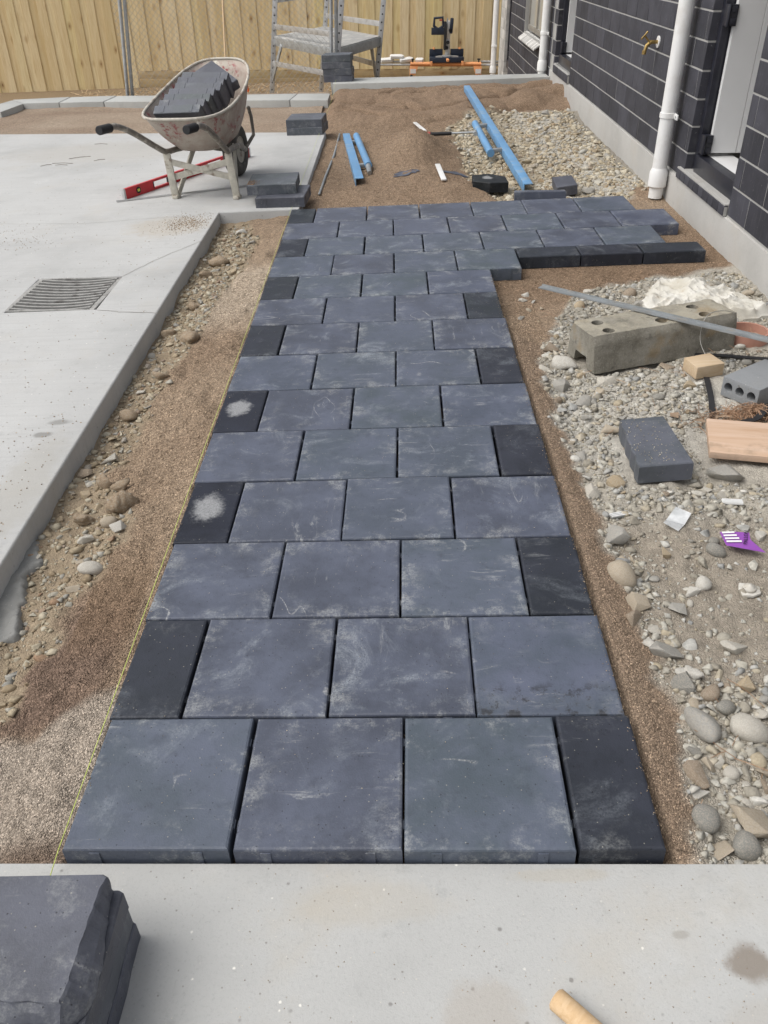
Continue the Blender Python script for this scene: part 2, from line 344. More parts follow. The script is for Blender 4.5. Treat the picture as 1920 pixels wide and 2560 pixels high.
M['purple'] = simple('purple_print', (.25, .07, .36), .4, 0, .12, 9, .05)
M['ink'] = simple('black_print', (.02, .012, .03), .5)
M['straw'] = simple('dry_straw', (.34, .21, .13), .8, 0, .4, 5, .1)
M['leaf'] = simple('dry_leaf', (.24, .17, .115), .8, 0, .35, 14, .2)
M['weed'] = simple('tiny_weed', (.12, .22, .05), .7)
M['inner'] = simple('interior_white', (.62, .61, .59), .8, 0, .03)
def old_concrete():
    g = G('old_weathered_concrete', .95, 0, .2); v = g.obj(); n = g.noise(v, 6, 7, .72)
    col = g.ramp(n, [(.3, (.13, .12, .095)), (.5, (.235, .22, .185)), (.7, (.33, .315, .275))])
    x, y, z = g.sep(v); up = g.sep(g.n('ShaderNodeNewGeometry').outputs['Normal'])[2]
    col = g.mix(g.mth('MULTIPLY', g.mr(up, .5, .9), g.mr(g.noise(v, 9, 6, .7), .35, .6, .2, .8)), col, (.40, .365, .29))   # settled dust on the top
    col = g.mix(g.mr(g.noise(v, 16, 6, .75), .56, .70, 0, .7), col, (.085, .08, .07))
    col = g.mix(g.mr(g.noise(v, 5, 4), .58, .7, 0, .5), col, (.30, .22, .12))
    col = g.mix(g.mr(g.noise(v, 130, 3, .75), .55, .7, 0, .6), col, (.42, .41, .37))
    return g.done(col, g.bump(g.mth('ADD', g.noise(v, 110, 4, .75), g.noise(v, 30, 4, .7)), .8, .005))
M['wheelstop'] = old_concrete()
M['hollow'] = concrete('grey_cored_brick', (.24, .25, .26), .2, False, .9)
def tray_mat():
    g = G('battered_barrow_paint', .7, .1, .35); v = g.obj(); n = g.noise(v, 5, 6, .7)
    col = g.ramp(n, [(.3, (.33, .25, .21)), (.5, (.42, .36, .31)), (.7, (.50, .46, .40))])
    x, y, z = g.sep(v)
    col = g.mix(g.mth('MULTIPLY', g.mr(g.noise(v, 17, 6, .75), .5, .6), g.mr(g.noise(v, 3.5, 3), .45, .62)), col, (.30, .06, .07))
    col = g.mix(g.mr(g.noise(v, 9, 7, .7), .60, .66), col, (.64, .61, .53))
    col = g.mix(g.mr(g.noise(v, 13, 6, .75), .62, .72), col, (.16, .11, .09))
    return g.done(col, g.bump(g.mth('ADD', g.noise(v, 40, 5, .7), n), .4, .006))
M['tray'] = tray_mat()
M['leg'] = simple('mortar_splashed_steel', (.50, .475, .41), .8, .1, .25, 16, .3, 50, dirt=((.25, .20, .16), 12))
M['tube'] = simple('dirty_steel_tube', (.22, .20, .175), .65, .3, .3, 16, .25, 50, dirt=((.45, .42, .36), 14))
def sack_mat():
    g = G('dirty_white_sack', .8, 0, .2); v = g.obj(); col = g.ramp(g.noise(v, 6, 5, .6), [(.3, (.47, .44, .37)), (.6, (.60, .585, .54))])
    col = g.mix(g.mr(g.noise(v, 11, 5, .7), .55, .72, 0, .65), col, (.36, .27, .17)); col = g.mix(g.mr(g.noise(v, 34, 5, .75), .56, .7, 0, .5), col, (.34, .31, .27))
    return g.done(col, g.bump(g.noise(v, 300, 2), .15, .002))
M['sack'] = sack_mat()
def film():
    g = G('clear_plastic_film', .15, 0, .5); g.b.inputs['Alpha'].default_value = .62; v = g.obj()
    return g.done(g.ramp(g.noise(v, 30, 4), [(.3, (.55, .57, .58)), (.7, (.85, .87, .88))]), g.bump(g.noise(v, 40, 3), .4, .004))
M['film'] = film()
def wire_mat(): return simple('galvanised_wire', (.38, .37, .34), .5, .4, .1)
M['wire'] = wire_mat()

# ================================================================== SETTING
GZ = -0.80
g0 = MB().add([(-300, -60, GZ), (300, -60, GZ), (300, 500, GZ), (-300, 500, GZ)], [(0, 1, 2, 3)]).mesh('ground')
ca = g0.color_attributes.new('Col', 'FLOAT_COLOR', 'POINT'); ca.data.foreach_set('color', np.tile([.27, .2, .125, 1], 4))
tag(link('ground', g0, M['ground']), kind='structure')

ix = np.interp
def slab_edge(x): return -.004-.0225*x
def sand_right(y): return ix(y, [-.05,.07,.29,.39,.52,.72,.94,1.06,1.36,1.6,1.95,2.36,2.69,2.99,3.3], [1.47,1.495,1.545,1.552,1.544,1.545,1.543,1.516,1.529,1.524,1.51,1.513,1.51,1.588,1.7])
def sand_side(x): return ix(x, [1.6,1.7,1.864,2.127,2.5,2.95], [3.1,3.3,3.656,3.887,3.966,4.12])
def sand_left(y): return ix(y, [.25,.47,.7,.83,1.05,1.25,1.4,1.58,1.79,1.87,2.45,2.95,3.4,3.98,4.1,4.52,5.0,5.52], [-.6,-.345,-.322,-.297,-.289,-.235,-.222,-.257,-.409,-.384,-.389,-.341,-.294,-.289,-.254,-.199,-.2,-.324])
def gravel_far(y): return ix(y, [5.6,6.3,6.68,7.75,9.04,9.8,10.2], [1.78,1.54,1.48,1.48,1.42,1.75,2.2])
def zones(x, y):
    """sand amount, far gravel amount"""
    nz = fbm(x*9, y*9, 3, 5)*.07
    left = sm(-.03, .03, x-sand_left(y)+nz)
    right = np.where(y < 3.3, sm(.03, -.03, x-sand_right(y)+nz), 0)
    side = sm(-.05, .05, y-sand_side(np.maximum(x, 1.6))+nz)*(x > 1.3)
    s = np.where(x < .7, left, np.maximum(right, side))
    s = np.where(y > 5.62, 1, s)
    gf = sm(-.06, .06, x-gravel_far(y)+nz*1.5)*sm(.12, -.12, y-9.85+.25*np.maximum(0, 2.3-x)+nz*2)*sm(5.75, 5.95, y+nz)
    gf = gf*sm(2.78, 2.70, x-np.where(y < 6.05, 0, 9))
    return s*(1-gf), gf
def gh(x, y):
    x = np.asarray(x, float); y = np.asarray(y, float)
    n = fbm(x*5, y*5, 4, 1); nf = fbm(x*22, y*22, 3, 9)
    # left trench
    zl = -.050-.055*sm(.0, .5, -x)+.026*n+.010*nf+.020*fbm(x*11, y*5, 3, 66)+.035*np.maximum(0, fbm(x*3, y*2.2, 3, 68))*sm(.1, .35, -x) - .02*sm(.45, .1, y)*sm(0, .2, -x)
    # right shoulder and rubble
    d = x-1.41
    zr = -.030-.055*sm(.0, .17, d)+.028*n*sm(.08, .25, d)+.010*nf+.012*fbm(x*13, y*13, 3, 67)*sm(.05, .2, d)
    zr = zr+.012*sm(2.2, 2.8, x)
    # bed of the side path
    k = sm(-.15, .35, y-sand_side(np.maximum(x, 1.6)))*(x > 1.38)
    zs = -.076-.012*sm(4.2, 3.8, y)+.006*n+.004*nf
    zr = zr*(1-k)+zs*k
    z = np.where(x < .7, zl, zr)
    # far work area
    far = sm(5.5, 5.8, y)
    zf = -.066+.25*np.exp(-((x-1.02)/.31)**2-((y-7.55)/.75)**2)+.05*np.exp(-((x-1.3)/.3)**2-((y-6.25)/.22)**2)+.035*np.exp(-((x-.55)/.35)**2-((y-6.1)/.2)**2)
    zf = zf+.034*fbm(x*2.4, y*1.6, 4, 21)+.016*n+.009*nf+.02*np.maximum(0, fbm(x*3.3, y*3.3, 3, 25))
    rip = np.sin((y*5.2+x*.9)+2.4*fbm(x*.9, y*.7, 3, 33))
    fr = sm(9.3, 11.0, y); rip2 = np.abs(np.sin(y*4.4+x*1.1+2.8*fbm(x*.8+7, y*.6, 3, 35))); zf = zf+fr*.055+sm(9.0, 9.9, y)*sm(11.9, 11.5, y)*(.030*rip-.115*np.exp(-(rip2/.22)**2)-.085*np.exp(-(np.sin(y*3.1-x*.7+2.2*fbm(x*.7, y*.9, 3, 37))/.16)**2)+.08*fbm(x*2, y*2.6, 4, 44)+.045)
    s, gf = zones(x, y); zf = zf-.03*gf
    zf = np.where(y > 8.7, zf+(-.10-zf)*sm(.12, -.06, x+.05*n), zf)
    z = z*(1-far)+zf*far
    # keep clear of the pavers
    inp = ((x > -.01) & (x < 1.42) & (y < 5.61)) | ((x > 1.3) & (x < 2.82) & (y > 4.38) & (y < 5.62)) | ((x > 1.58) & (x < 2.82) & (y > 4.17) & (y < 4.45)) | ((x > 1.3) & (x < 1.62) & (y > 3.97) & (y < 4.45))
    z = np.where(inp, np.minimum(z, -.079), z)
    z = np.where(y < slab_edge(x)+.03, np.minimum(z, -.049), z)
    return z-.3*sm(-.03, .03, y-ix(x, [-.1, 1.3, 2.15, 3.1], [12.06, 11.86, 11.82, 11.79]))
def gcol(x, y):
    s, gf = zones(x, y); n = fbm(x*3, y*3, 4, 3)*.5+.5; n2 = fbm(x*1.3, y*1.3, 3, 8)*.5+.5
    L = lambda a, b, t: np.asarray(a)*(1-t[..., None])+np.asarray(b)*t[..., None]
    sand = L((.27, .195, .135), (.345, .265, .19), n)
    sand = L(sand, (.25, .178, .125), sm(9, 10.2, y))
    sand = L(sand, (.255, .18, .122), sm(5.6, 6, y)*.6)
    red = sm(.36, .5, y+.04*n)*sm(1.15, .75, y+.3*x)*(x < 0)*sm(-.0, -.10, x+.05*n); sand = L(sand, (.135, .088, .072), red*.8*(.55+.45*np.clip(n*1.6-.2, 0, 1)))
    brn = sm(.6, .9, y)*sm(1.4, 1.0, y)*(x < -.06)*(x > -.26); sand = L(sand, (.175, .115, .07), brn*.5)
    gb = ix(x, [-.6, -.315, -.225, -.192, -.15, -.123, -.059, 0], [.40, .399, .396, .454, .504, .525, .56, .6])
    sand = L(sand, (.36, .305, .25), sm(.03, -.03, y-gb)*(x < .2)); sand = L(sand, (.20, .15, .115), sm(.16, .03, y+.1*n)*(x < .2))
    sand = L(sand, (.43, .355, .275), sm(3.1, 3.6, y)*sm(4.9, 4.2, y)*(x < .1)*sm(.35, .7, n2+.15)*.9)
    sand = L(sand, (.185, .122, .078), (x > 1.4)*sm(3.2, 4, y)*sm(5.6, 4.6, y)*.6)
    sand = L(sand, (.30, .225, .165), (x > 1.38)*(y < 3)*.6)
    rub = L((.36, .325, .27), (.45, .42, .365), n)
    pale = sm(1.55, 1.9, y)*sm(2.75, 2.4, y)*(x > 1.5); rub = L(rub, (.48, .455, .405), pale*.9)
    dk = sm(.35, .6, y)*sm(1.5, 1.2, y)*(x > 1.55); rub = L(rub, (.30, .26, .21), dk*.85)
    lf = (x < 0)*np.ones_like(n); rub = L(rub, (.32, .255, .18), lf)
    gv = L((.40, .335, .24), (.46, .435, .385), sm(1.9, 2.5, x+.4*(n-.5)))
    gv = L(gv, (.20, .175, .14), sm(2.6, 2.9, x)*sm(6.3, 7, y)*.7)
    c = L(rub, sand, np.where(y > 5.62, 1., s)); c = L(c, gv, gf)
    return c
def patch(name, xs, ys, hf, cf):
    X, Y = np.meshgrid(xs, ys); Z = hf(X, Y); V = np.stack([X, Y, Z], -1).reshape(-1, 3)
    a, b = len(ys), len(xs); i = np.arange((a-1)*b).reshape(a-1, b)[:, :-1].ravel()
    me = npmesh(name, V, np.stack([i, i+1, i+b+1, i+b], 1), True)
    c = np.concatenate([cf(X, Y).reshape(-1, 3), np.ones((a*b, 1))], 1).astype(np.float32)
    me.color_attributes.new('Col', 'FLOAT_COLOR', 'POINT').data.foreach_set('color', c.ravel())
    s_, gf_ = zones(X, Y); me.attributes.new('grain', 'FLOAT', 'POINT').data.foreach_set('value', np.clip(.3+.7*s_, 0, 1).astype(np.float32).ravel())
    return tag(link(name, me, M['ground']), kind='structure')
ys = [-.12]
while ys[-1] < 12.0: ys.append(ys[-1]+.010+.0026*max(0, ys[-1]))
patch('sand_bed', np.arange(-.60, 3.06, .0125), np.array(ys), gh, gcol)
def gh2(x, y): return -.075+.02*fbm(x*1.2, y*2, 4, 60)+.012*np.sin(y*7+1.5*fbm(x*.8, y*.8, 3, 61)*3)*.8+.006*fbm(x*9, y*9, 3, 62)
def gc2(x, y):
    n = (fbm(x*1.4, y*2.2, 4, 63)*.5+.5)[..., None]; return np.array((.25, .18, .13))*(1-n)+np.array((.40, .325, .25))*n
patch('sand_strip', np.arange(-7.5, -.05, .05), np.arange(8.6, 12.45, .03), gh2, gc2)

# ---- driveway (a slab with a hole for the grate)
EX = -.572
def drive_far(x): return 8.776-.188*(x-.08)
mb = MB(); gx0, gx1, gy0, gy1 = -1.50, -.955, 3.55, 4.14
def quad(p): mb.add([(x, y, 0) for x, y in p], [tuple(range(len(p)))])
quad([(-9, -4), (gx0, -4), (gx0, gy0), (-9, gy0)]); quad([(gx0, -4), (gx1, -4), (gx1, gy0), (gx0, gy0)]); quad([(gx1, -4), (EX, -4), (EX, gy0), (gx1, gy0)])
quad([(-9, gy0), (gx0, gy0), (gx0, gy1), (-9, gy1)]); quad([(gx1, gy0), (EX, gy0), (EX, gy1), (gx1, gy1)])
quad([(-9, gy1), (gx0, gy1), (gx0, 5.60), (-9, 5.60)]); quad([(gx0, gy1), (gx1, gy1), (gx1, 5.60), (gx0, 5.60)]); quad([(gx1, gy1), (EX, gy1), (EX, 5.60), (gx1, 5.60)])
quad([(-9, 5.60), (gx0, 5.60), (gx0, drive_far(gx0)), (-9, drive_far(-9))]); quad([(gx0, 5.60), (gx1, 5.60), (gx1, drive_far(gx1)), (gx0, drive_far(gx0))])
quad([(gx1, 5.60), (EX, 5.60), (EX, drive_far(EX)), (gx1, drive_far(gx1))]); quad([(EX, 5.60), (.06, 5.60), (.075, drive_far(.075)), (EX, drive_far(EX))])
me = mb.mesh('driveway'); bm = bmesh.new(); bm.from_mesh(me); bmesh.ops.remove_doubles(bm, verts=bm.verts, dist=1e-4)
for f in bm.faces:
    if f.normal.z < 0: f.normal_flip()
ret = bmesh.ops.extrude_face_region(bm, geom=list(bm.faces)); nv = [e for e in ret['geom'] if isinstance(e, bmesh.types.BMVert)]
bmesh.ops.translate(bm, verts=nv, vec=(0, 0, -.3)); bmesh.ops.recalc_face_normals(bm, faces=bm.faces)
es = [e for e in bm.edges if len(e.link_faces) == 2 and e.calc_face_angle(0) > .5 and all(v.co.z > -.01 for v in e.verts)]
bmesh.ops.bevel(bm, geom=es, offset=.011, segments=3, profile=.5, affect='EDGES')
bm.to_mesh(me); bm.free(); me.shade_smooth(); me.set_sharp_from_angle(angle=R(35))
drive = tag(link('driveway', me, M['drive']), kind='structure')
M['stain'] = simple('oil_stain', (.27, .265, .25), .75, 0, .2, 20, .05)
M['cut'] = simple('hairline_crack', (.30, .285, .26), .9)
M['sandspill'] = M['grain']
def blob(c, a, b, rot, seed, n=40, jag=.3):
    rg = np.random.default_rng(seed); ph = rg.uniform(0, 6.28, 6); out = []
    for k in range(n):
        t = 2*math.pi*k/n; r = 1+jag*sum(math.sin((i+2)*t+ph[i])/(i+2) for i in range(6))
        x, y = a*r*math.cos(t), b*r*math.sin(t); out.append((c[0]+x*math.cos(rot)-y*math.sin(rot), c[1]+x*math.sin(rot)+y*math.cos(rot)))
    return out
def crack(pts, wd, nm='crack'):
    m_ = MB(); P_ = []
    for i in range(len(pts)-1):
        for t in np.linspace(0, 1, 8, endpoint=(i == len(pts)-2)):
            p = Vector(pts[i]).lerp(Vector(pts[i+1]), t); P_.append(p+Vector((random.gauss(0, .003), random.gauss(0, .003), 0)))
    L_ = []; R_ = []
    for i, p in enumerate(P_):
        d = (P_[min(i+1, len(P_)-1)]-P_[max(i-1, 0)]).normalized(); nrm = Vector((-d.y, d.x, 0)); L_.append(p+nrm*wd/2); R_.append(p-nrm*wd/2)
    k = len(P_); m_.add(L_+R_, [(i, k+i, k+i+1, i+1) for i in range(k-1)]); return m_.build(nm, M['cut'], drive)
crack([(-.94, 3.53, .002), (-.8, 3.49, .002), (EX+.012, 3.44, .002)], .005)
crack([(-.95, 4.12, .002), (-.8, 4.45, .002), (EX+.012, 4.86, .002)], .004)
crack([(-2.6, 5.55, .002), (-1.6, 5.42, .002), (-.59, 5.56, .002)], .003)
# mortar haunch that ran out under the driveway edge
hx = np.linspace(-.62, -.36, 44); hy = np.linspace(.55, 1.75, 160); X, Y = np.meshgrid(hx, hy)
edge = ix(Y, [.55, .80, .84, .99, 1.15, 1.28, 1.4, 1.75], [-.62, -.50, -.425, -.465, -.505, -.49, -.54, -.60])+.012*fbm(Y*14, X*3, 3, 70)
Z = -.090+.022*fbm(X*9, Y*9, 5, 71)+.006*fbm(X*40, Y*40, 3, 72)-.13*sm(-.03, .02, X-edge+.03*fbm(X*20, Y*20, 3, 73))
i = np.arange(159*44).reshape(159, 44)[:, :-1].ravel()
link('concrete_haunch', npmesh('concrete_haunch', np.stack([X, Y, Z], -1).reshape(-1, 3), np.stack([i, i+1, i+45, i+44], 1), True), M['haunch'], drive)

# ---- drain grate
gr = thing('drain_grate', 'dusty rectangular slotted drain grate set in the concrete driveway', 'drain grate', (-1.228, 3.845, 0), R(-3))
MB().box((-.29, -.31, -.24), (.29, .31, -.2)).build('pit', M['pit'], gr)
fm = MB(); fm.bar((-.262, -.285, -.009), (-.262, .285, -.009), .03, .016); fm.bar((.262, -.285, -.009), (.262, .285, -.009), .03, .016)
fm.bar((-.247, -.28, -.009), (.247, -.28, -.009), .014, .016); fm.bar((-.247, .28, -.009), (.247, .28, -.009), .014, .016); fm.build('frame', M['grate'], gr, bevel=.002)
for k in range(11):
    y = -.25+.05*k; m_ = MB(); pts = [(-.247+.494*t, y, -.006-.016*(1-(2*t-1)**2)) for t in np.linspace(0, 1, 11)]
    for a, b in zip(pts[:-1], pts[1:]): m_.bar(a, b, .017, .022)
    m_.build('slat', M['grate'], gr)

# ---- concrete slab the photographer stands on
def slab_edge(x): return -.004-.0225*x
MB().prism([(EX+.004, -4), (4.5, -4), (4.5, slab_edge(4.5)), (EX+.004, slab_edge(EX))], -.3, -.041).build('concrete_slab', M['slab'], bevel=.006).__setitem__('kind', 'structure')
sl = bpy.data.objects['concrete_slab']
M['damp'] = simple('damp_mark', (.20, .15, .11), .9, 0, .35, 12, .05)

# ---- pavers of the path
T = .078
def paver_mesh(name, a, b, nib=True, ch=.006):
    m_ = MB(); h, k = a/2, b/2
    ring = lambda x, y, z: [(-x, -y, z), (x, -y, z), (x, y, z), (-x, y, z)]
    m_.add(ring(h, k, -T)+ring(h, k, -ch)+ring(h-.002, k-.002, -ch*.35)+ring(h-ch*1.2, k-ch*1.2, 0),
           [(3, 2, 1, 0), (12, 13, 14, 15)]+[(r_*4+i, r_*4+(i+1) % 4, r_*4+4+(i+1) % 4, r_*4+4+i) for r_ in range(3) for i in range(4)])
    if nib:
        for s in (-1, 1):
            for t in (-.31, .31):
                if a > .3:
                    m_.box((t*a-.012, s*k-(.0005 if s > 0 else .0025), -T+.004), (t*a+.012, s*k+(.0025 if s > 0 else .0005), -.012))
                if b > .3:
                    m_.box((s*h-(.0005 if s > 0 else .003), t*b-.012, -T+.004), (s*h+(.003 if s > 0 else .0005), t*b+.012, -.012))
    return m_.mesh(name)
PM = {}
for mk in ('paver', 'paver_wet', 'paver_dark', 'paver_spot', 'paver_mid'):
    for nm, a, b in (('f', .391, .3955), ('h', .192, .3955), ('s', .391, .192), ('hh', .391, .2)):
        me = paver_mesh('paver', a, b); me.materials.append(M[mk]); PM[mk, nm] = me
bed = MB().prism([(0, .012), (1.395, -.016), (1.395, 4.0), (1.59, 4.0), (1.59, 4.22), (2.78, 4.24), (2.78, 5.6), (.02, 5.6)], -.2, -.0792)
path = tag(bed.build('path', M['damp']), kind='structure')
def lay(u0, u1, v0, v1, mk, nm):
    s = -.02214+.00181*(v0+.5); uc = (u0+u1)/2; vc = (v0+v1)/2
    o = link('paver', PM[mk, nm], None, path, (uc*.4+random.gauss(0, .0009), (vc+s*uc)*.4+random.gauss(0, .0009), random.gauss(0, .0011)),
             (random.gauss(0, .0018), random.gauss(0, .0018), s+random.gauss(0, .0016)+(math.pi/2*random.choice((0, 0, 1, 2, 2, 3)) if nm == 'f' and mk == 'paver' else 0)))
    return o
for v in range(14):
    if v % 2 == 0:
        n = {10: 4, 12: 7}.get(v, 3)
        for u in range(n): lay(u, u+1, v, v+1, 'paver', 'f')
        if n == 3: lay(3, 3.5, v, v+1, 'paver_dark', 'h')
    else:
        lay(0, .5, v, v+1, 'paver_spot' if v in (3, 5) else 'paver_dark', 'h')
        for u in range(6 if v in (11, 13) else 3): lay(u+.5, u+1.5, v, v+1, 'paver_wet' if (v == 1 and u == 2) else 'paver', 'f')
for u in (4, 5, 6): lay(u, u+1, 10.5, 11, 'paver_dark', 's')

# ---- kerbs at the back
kl = thing('concrete_kerb', 'low grey concrete kerb of jointed blocks behind the wheelbarrow', 'kerb', (-2.3, 11.5, 0))
front = [(-4.51, 11.24), (-4.45, 11.93), (-3.91, 11.855), (-3.25, 11.78), (-2.3, 11.56), (-1.4, 11.37), (-.559, 11.17), (-.035, 11.03)]
back = [(-4.95, 11.5), (-4.75, 12.33), (-3.9, 12.36), (-3.2, 12.31), (-2.25, 12.09), (-1.3, 11.86), (-.5, 11.72), (-.035, 11.6)]
for k in range(7):
    a, b, c, d = Vector(front[k]), Vector(front[k+1]), Vector(back[k+1]), Vector(back[k]); e = .006
    q = [a.lerp(b, e), b.lerp(a, e), c.lerp(d, e), d.lerp(c, e)]
    MB((-2.3, 11.5, 0)).prism([tuple(p) for p in q], -.3, random.uniform(-.004, .004)).build('kerb_block', M['kerb'], kl, bevel=.012)
kr = MB().prism([(-.03, 12.06), (1.3, 11.86), (2.15, 11.82), (3.0, 11.80), (3.0, 12.13), (1.3, 12.42), (.3, 12.55), (-.02, 12.58)], -.9, .062)
tag(kr.build('retaining_kerb', M['kerb'], bevel=.015), 'raised plain concrete retaining kerb running to the house behind the brown sand mound', 'kerb')

# ---- house
HX = lambda y: 2.93+.0075*y
house = thing('house', 'single-storey house with charcoal block wall and white doors', 'house', (2.93, 0, 0), -.0075, None, LEAN)
OPEN = [(4.42, 5.42, .222, 2.05), (10.42, 11.62, .25, 2.05), (13.05, 14.95, .36, 1.7), (16.9, 17.65, -.8, 2.05)]
def intervals(y0, y1, z0, z1, g=0.0):
    segs = [(y0, y1)]
    for a, b, c, d in OPEN:
        if z1 > c+.005 and z0 < d-.005:
            nxt = []
            for p, q in segs:
                if b <= p or a >= q: nxt.append((p, q)); continue
                if a-g > p: nxt.append((p, a-g))
                if b+g < q: nxt.append((b+g, q))
            segs = nxt
    return segs
wall = MB()
zb = sorted({-1.0, .142, 2.5} | {o[2] for o in OPEN} | {o[3] for o in OPEN})
for z0, z1 in zip(zb[:-1], zb[1:]):
    for y0, y1 in intervals(.5 if z0 > .1 else 11.95, 18.62, z0, z1, .006): wall.box((.0032, y0, z0), (.097, y1, z1))
wall_o = wall.build('wall', M['mortar'], house)
pm = MB(); pm.box((-.014, .5, -.35), (.097, 11.91, .1415)); pm.build('plinth', M['plinth'], house, bevel=.006)
MB().box((-.004, 11.915, -.9), (.05, 11.945, 1.4)).build('control_joint', M['mortar'], house)
cache = {}
rest = MB()
for k in range(-6, 13):
    z0, z1 = .15+.18*k+.0055, .15+.18*(k+1)-.0055
    ystart = .5 if k >= 0 else 11.96; off = (k % 2)*.2
    for a, b in intervals(ystart, 18.6, z0+.03, z1-.03):
        cuts = [a]+[c for c in np.arange(.5+off-.4, 19, .4) if a+.05 < c < b-.05]+[b]
        for c0, c1 in zip(cuts[:-1], cuts[1:]):
            if c0 < 11.93 < c1: c0 = 11.955 if c1-11.955 > .04 else c0
            zt, zt0 = z1, z0
            for oa, ob, oc, od in OPEN:
                if c0 < ob and c1 > oa:
                    if z0 < oc < z1: zt = oc-.004
                    if z0 < od < z1: zt0 = od+.004
            L_ = c1-c0-.0085; pale = c0 > 17.6
            if z0 < 1.52-.045*max(0, c0-4) and c1 > 3.0:
                key = (round(L_, 2), round(zt-zt0, 2), pale)
                if key not in cache:
                    h = (zt-zt0)/2; cache[key] = MB().box((0, -L_/2, -h), (.098, L_/2, h)).mesh('brick', bevel=.0025, seg=1)
                    cache[key].materials.append(M['brick_pale' if pale else 'brick'])
                link('brick', cache[key], None, wall_o, (random.gauss(0, .0007), (c0+c1)/2, (zt+zt0)/2))
            else: rest.box((0, c0+.0042, zt0), (.098, c1-.0042, zt))
tag(rest.build('upper_bricks', M['brick'], wall_o), kind='stuff')
MB().box((.1, .5, 2.5), (7, 18.62, 2.6)).build('ceiling', M['inner'], house)
MB().box((.11, .5, -.02), (7, 18.6, .19)).build('floor', M['inner'], house)
MB().box((3.0, .5, .2), (3.1, 18.6, 2.5)).build('inner_wall', M['inner'], house)
MB().box((.1, 18.5, -.9), (7, 18.62, 2.5)).build('end_wall', M['brick'], house)
def doorway(y0, y1, zs, swing=True):
    d = bpy.data.objects.new('doorway', None); COL.objects.link(d); d.parent = house
    fr = MB(); fr.box((.055, y1-.075, zs+.002), (.125, y1-.004, 2.046)); fr.box((.055, y0+.004, zs+.002), (.125, y0+.045, 2.046)); fr.box((.055, y0+.046, 1.99), (.125, y1-.076, 2.046))
    fr.build('door_frame', M['frame'], d, bevel=.004)
    th = MB(); th.box((.04, y0+.046, zs-.02), (.12, y1-.076, zs+.115)); th.build('threshold', M['frame'], d, bevel=.004)
    MB().box((.12, y0+.01, zs-.03), (.30, y1-.01, zs+.112)).build('white_sill', M['door'], d, bevel=.004)
    lf = MB(); yl = y1-.092
    for a, b in ((.112, .30), (.3025, .55), (.5525, .80), (.8025, .99)): lf.box((a, yl-.042, zs+.135), (b, yl, 1.97))
    leaf = lf.build('door', M['door'], d, bevel=.0015, seg=1)
    for hz in (zs+.13, zs+.93):
        h = MB(); h.box((.05, yl-.058, hz), (.118, yl+.002, hz+.125)); h.tube([(.058, yl-.062, hz-.003), (.058, yl-.062, hz+.128)], .011, 8)
        h.box((.07, yl-.066, hz+.012), (.108, yl-.0585, hz+.045)); h.box((.07, yl-.066, hz+.08), (.108, yl-.0585, hz+.113))
        h.build('hinge', M['frame'], leaf, bevel=.002)
    return d
D1 = doorway(4.42, 5.42, .222); D2 = doorway(10.42, 11.62, .25); D3 = doorway(16.9, 17.65, -.45)
def sill(y0, y1, z0, z1, out=.028):
    n = max(2, round((y1-y0)/.105)); st = (y1-y0)/n
    me = MB().box((-out, -st/2+.004, z0), (-.001, st/2-.004, z1)).mesh('sill_brick', bevel=.003, seg=1); me.materials.append(M['brick'])
    for k in range(n): link('sill_brick', me, None, house, (0, y0+st*(k+.5), 0))
    MB().box((-out+.006, y0, z0), (-.002, y1, z1-.006)).build('sill_bed', M['mortar'], house)
    MB().box((-out+.004, y0+.002, z1+.0005), (.055, y1-.002, z1+.012)).build('sill_top', M['mortar'], house, bevel=.003)
sill(4.42, 5.52, .146, .208); sill(10.42, 11.55, .15, .238)
# sloping pale window sill and the window
me = MB().add([(-.09, -.045, .25), (-.09, .045, .25), (.05, .045, .34), (.05, -.045, .34), (-.09, -.045, .275), (-.09, .045, .275), (.05, .045, .372), (.05, -.045, .372)],
              [(0,3,2,1),(4,5,6,7),(0,1,5,4),(1,2,6,5),(2,3,7,6),(3,0,4,7)]).mesh('sill_brick', bevel=.004, seg=1); me.materials.append(M['brick_pale'])
win = bpy.data.objects.new('window', None); COL.objects.link(win); win.parent = house
for k in range(19): link('sill_brick', me, None, win, (0, 13.1+.1*k, 0))
wf = MB()
for a, b in ((13.06, 13.13), (13.95, 14.04), (14.87, 14.94)): wf.box((.06, a, .39), (.11, b, 1.69))
for a, b in ((13.13, 13.95), (14.04, 14.87)): wf.box((.06, a, .39), (.11, b, .47)); wf.box((.06, a, 1.62), (.11, b, 1.69))
wf.build('window_frame', simple('bronze_frame', (.25, .235, .21), .4), win, bevel=.003)
for a, b in ((13.13, 13.95), (14.04, 14.87)): MB().box((.082, a, .47), (.088, b, 1.62)).build('pane', M['glass'], win)
# downpipes and tap
def downpipe(x, y, z0, z1, zs, zc, label, r=.057):
    t = thing('downpipe', label, 'downpipe', (x, y, 0), 0, None, LEAN)
    MB().lathe([(r-.004, z0), (r-.004, zs)], 28).build('pipe_foot', M['white'], t, 'auto')
    MB().lathe([(r+.003, zs-.01), (r+.013, zs), (r+.013, zs+.10), (r, zs+.135)], 28).build('socket', M['white'], t, 'auto')
    MB().lathe([(r, zs+.1), (r, z1)], 28).build('pipe', M['white'], t, 'auto')
    cl = MB().lathe([(r+.001, zc-.019), (r+.007, zc-.017), (r+.007, zc+.017), (r+.001, zc+.019)], 28); cl.build('clip', M['white'], t, 'auto')
    lg = MB().box((-.008+r*.6, -r-.075, zc-.02), (.004+r*.6, -r+.01, zc+.02)).build('clip_lug', M['white'], t, bevel=.006)
    MB().tube([(-.012+r*.6, -r-.05, zc), (-.002+r*.6, -r-.05, zc)], .008, 8).build('screw', M['steel'], lg)
    return t
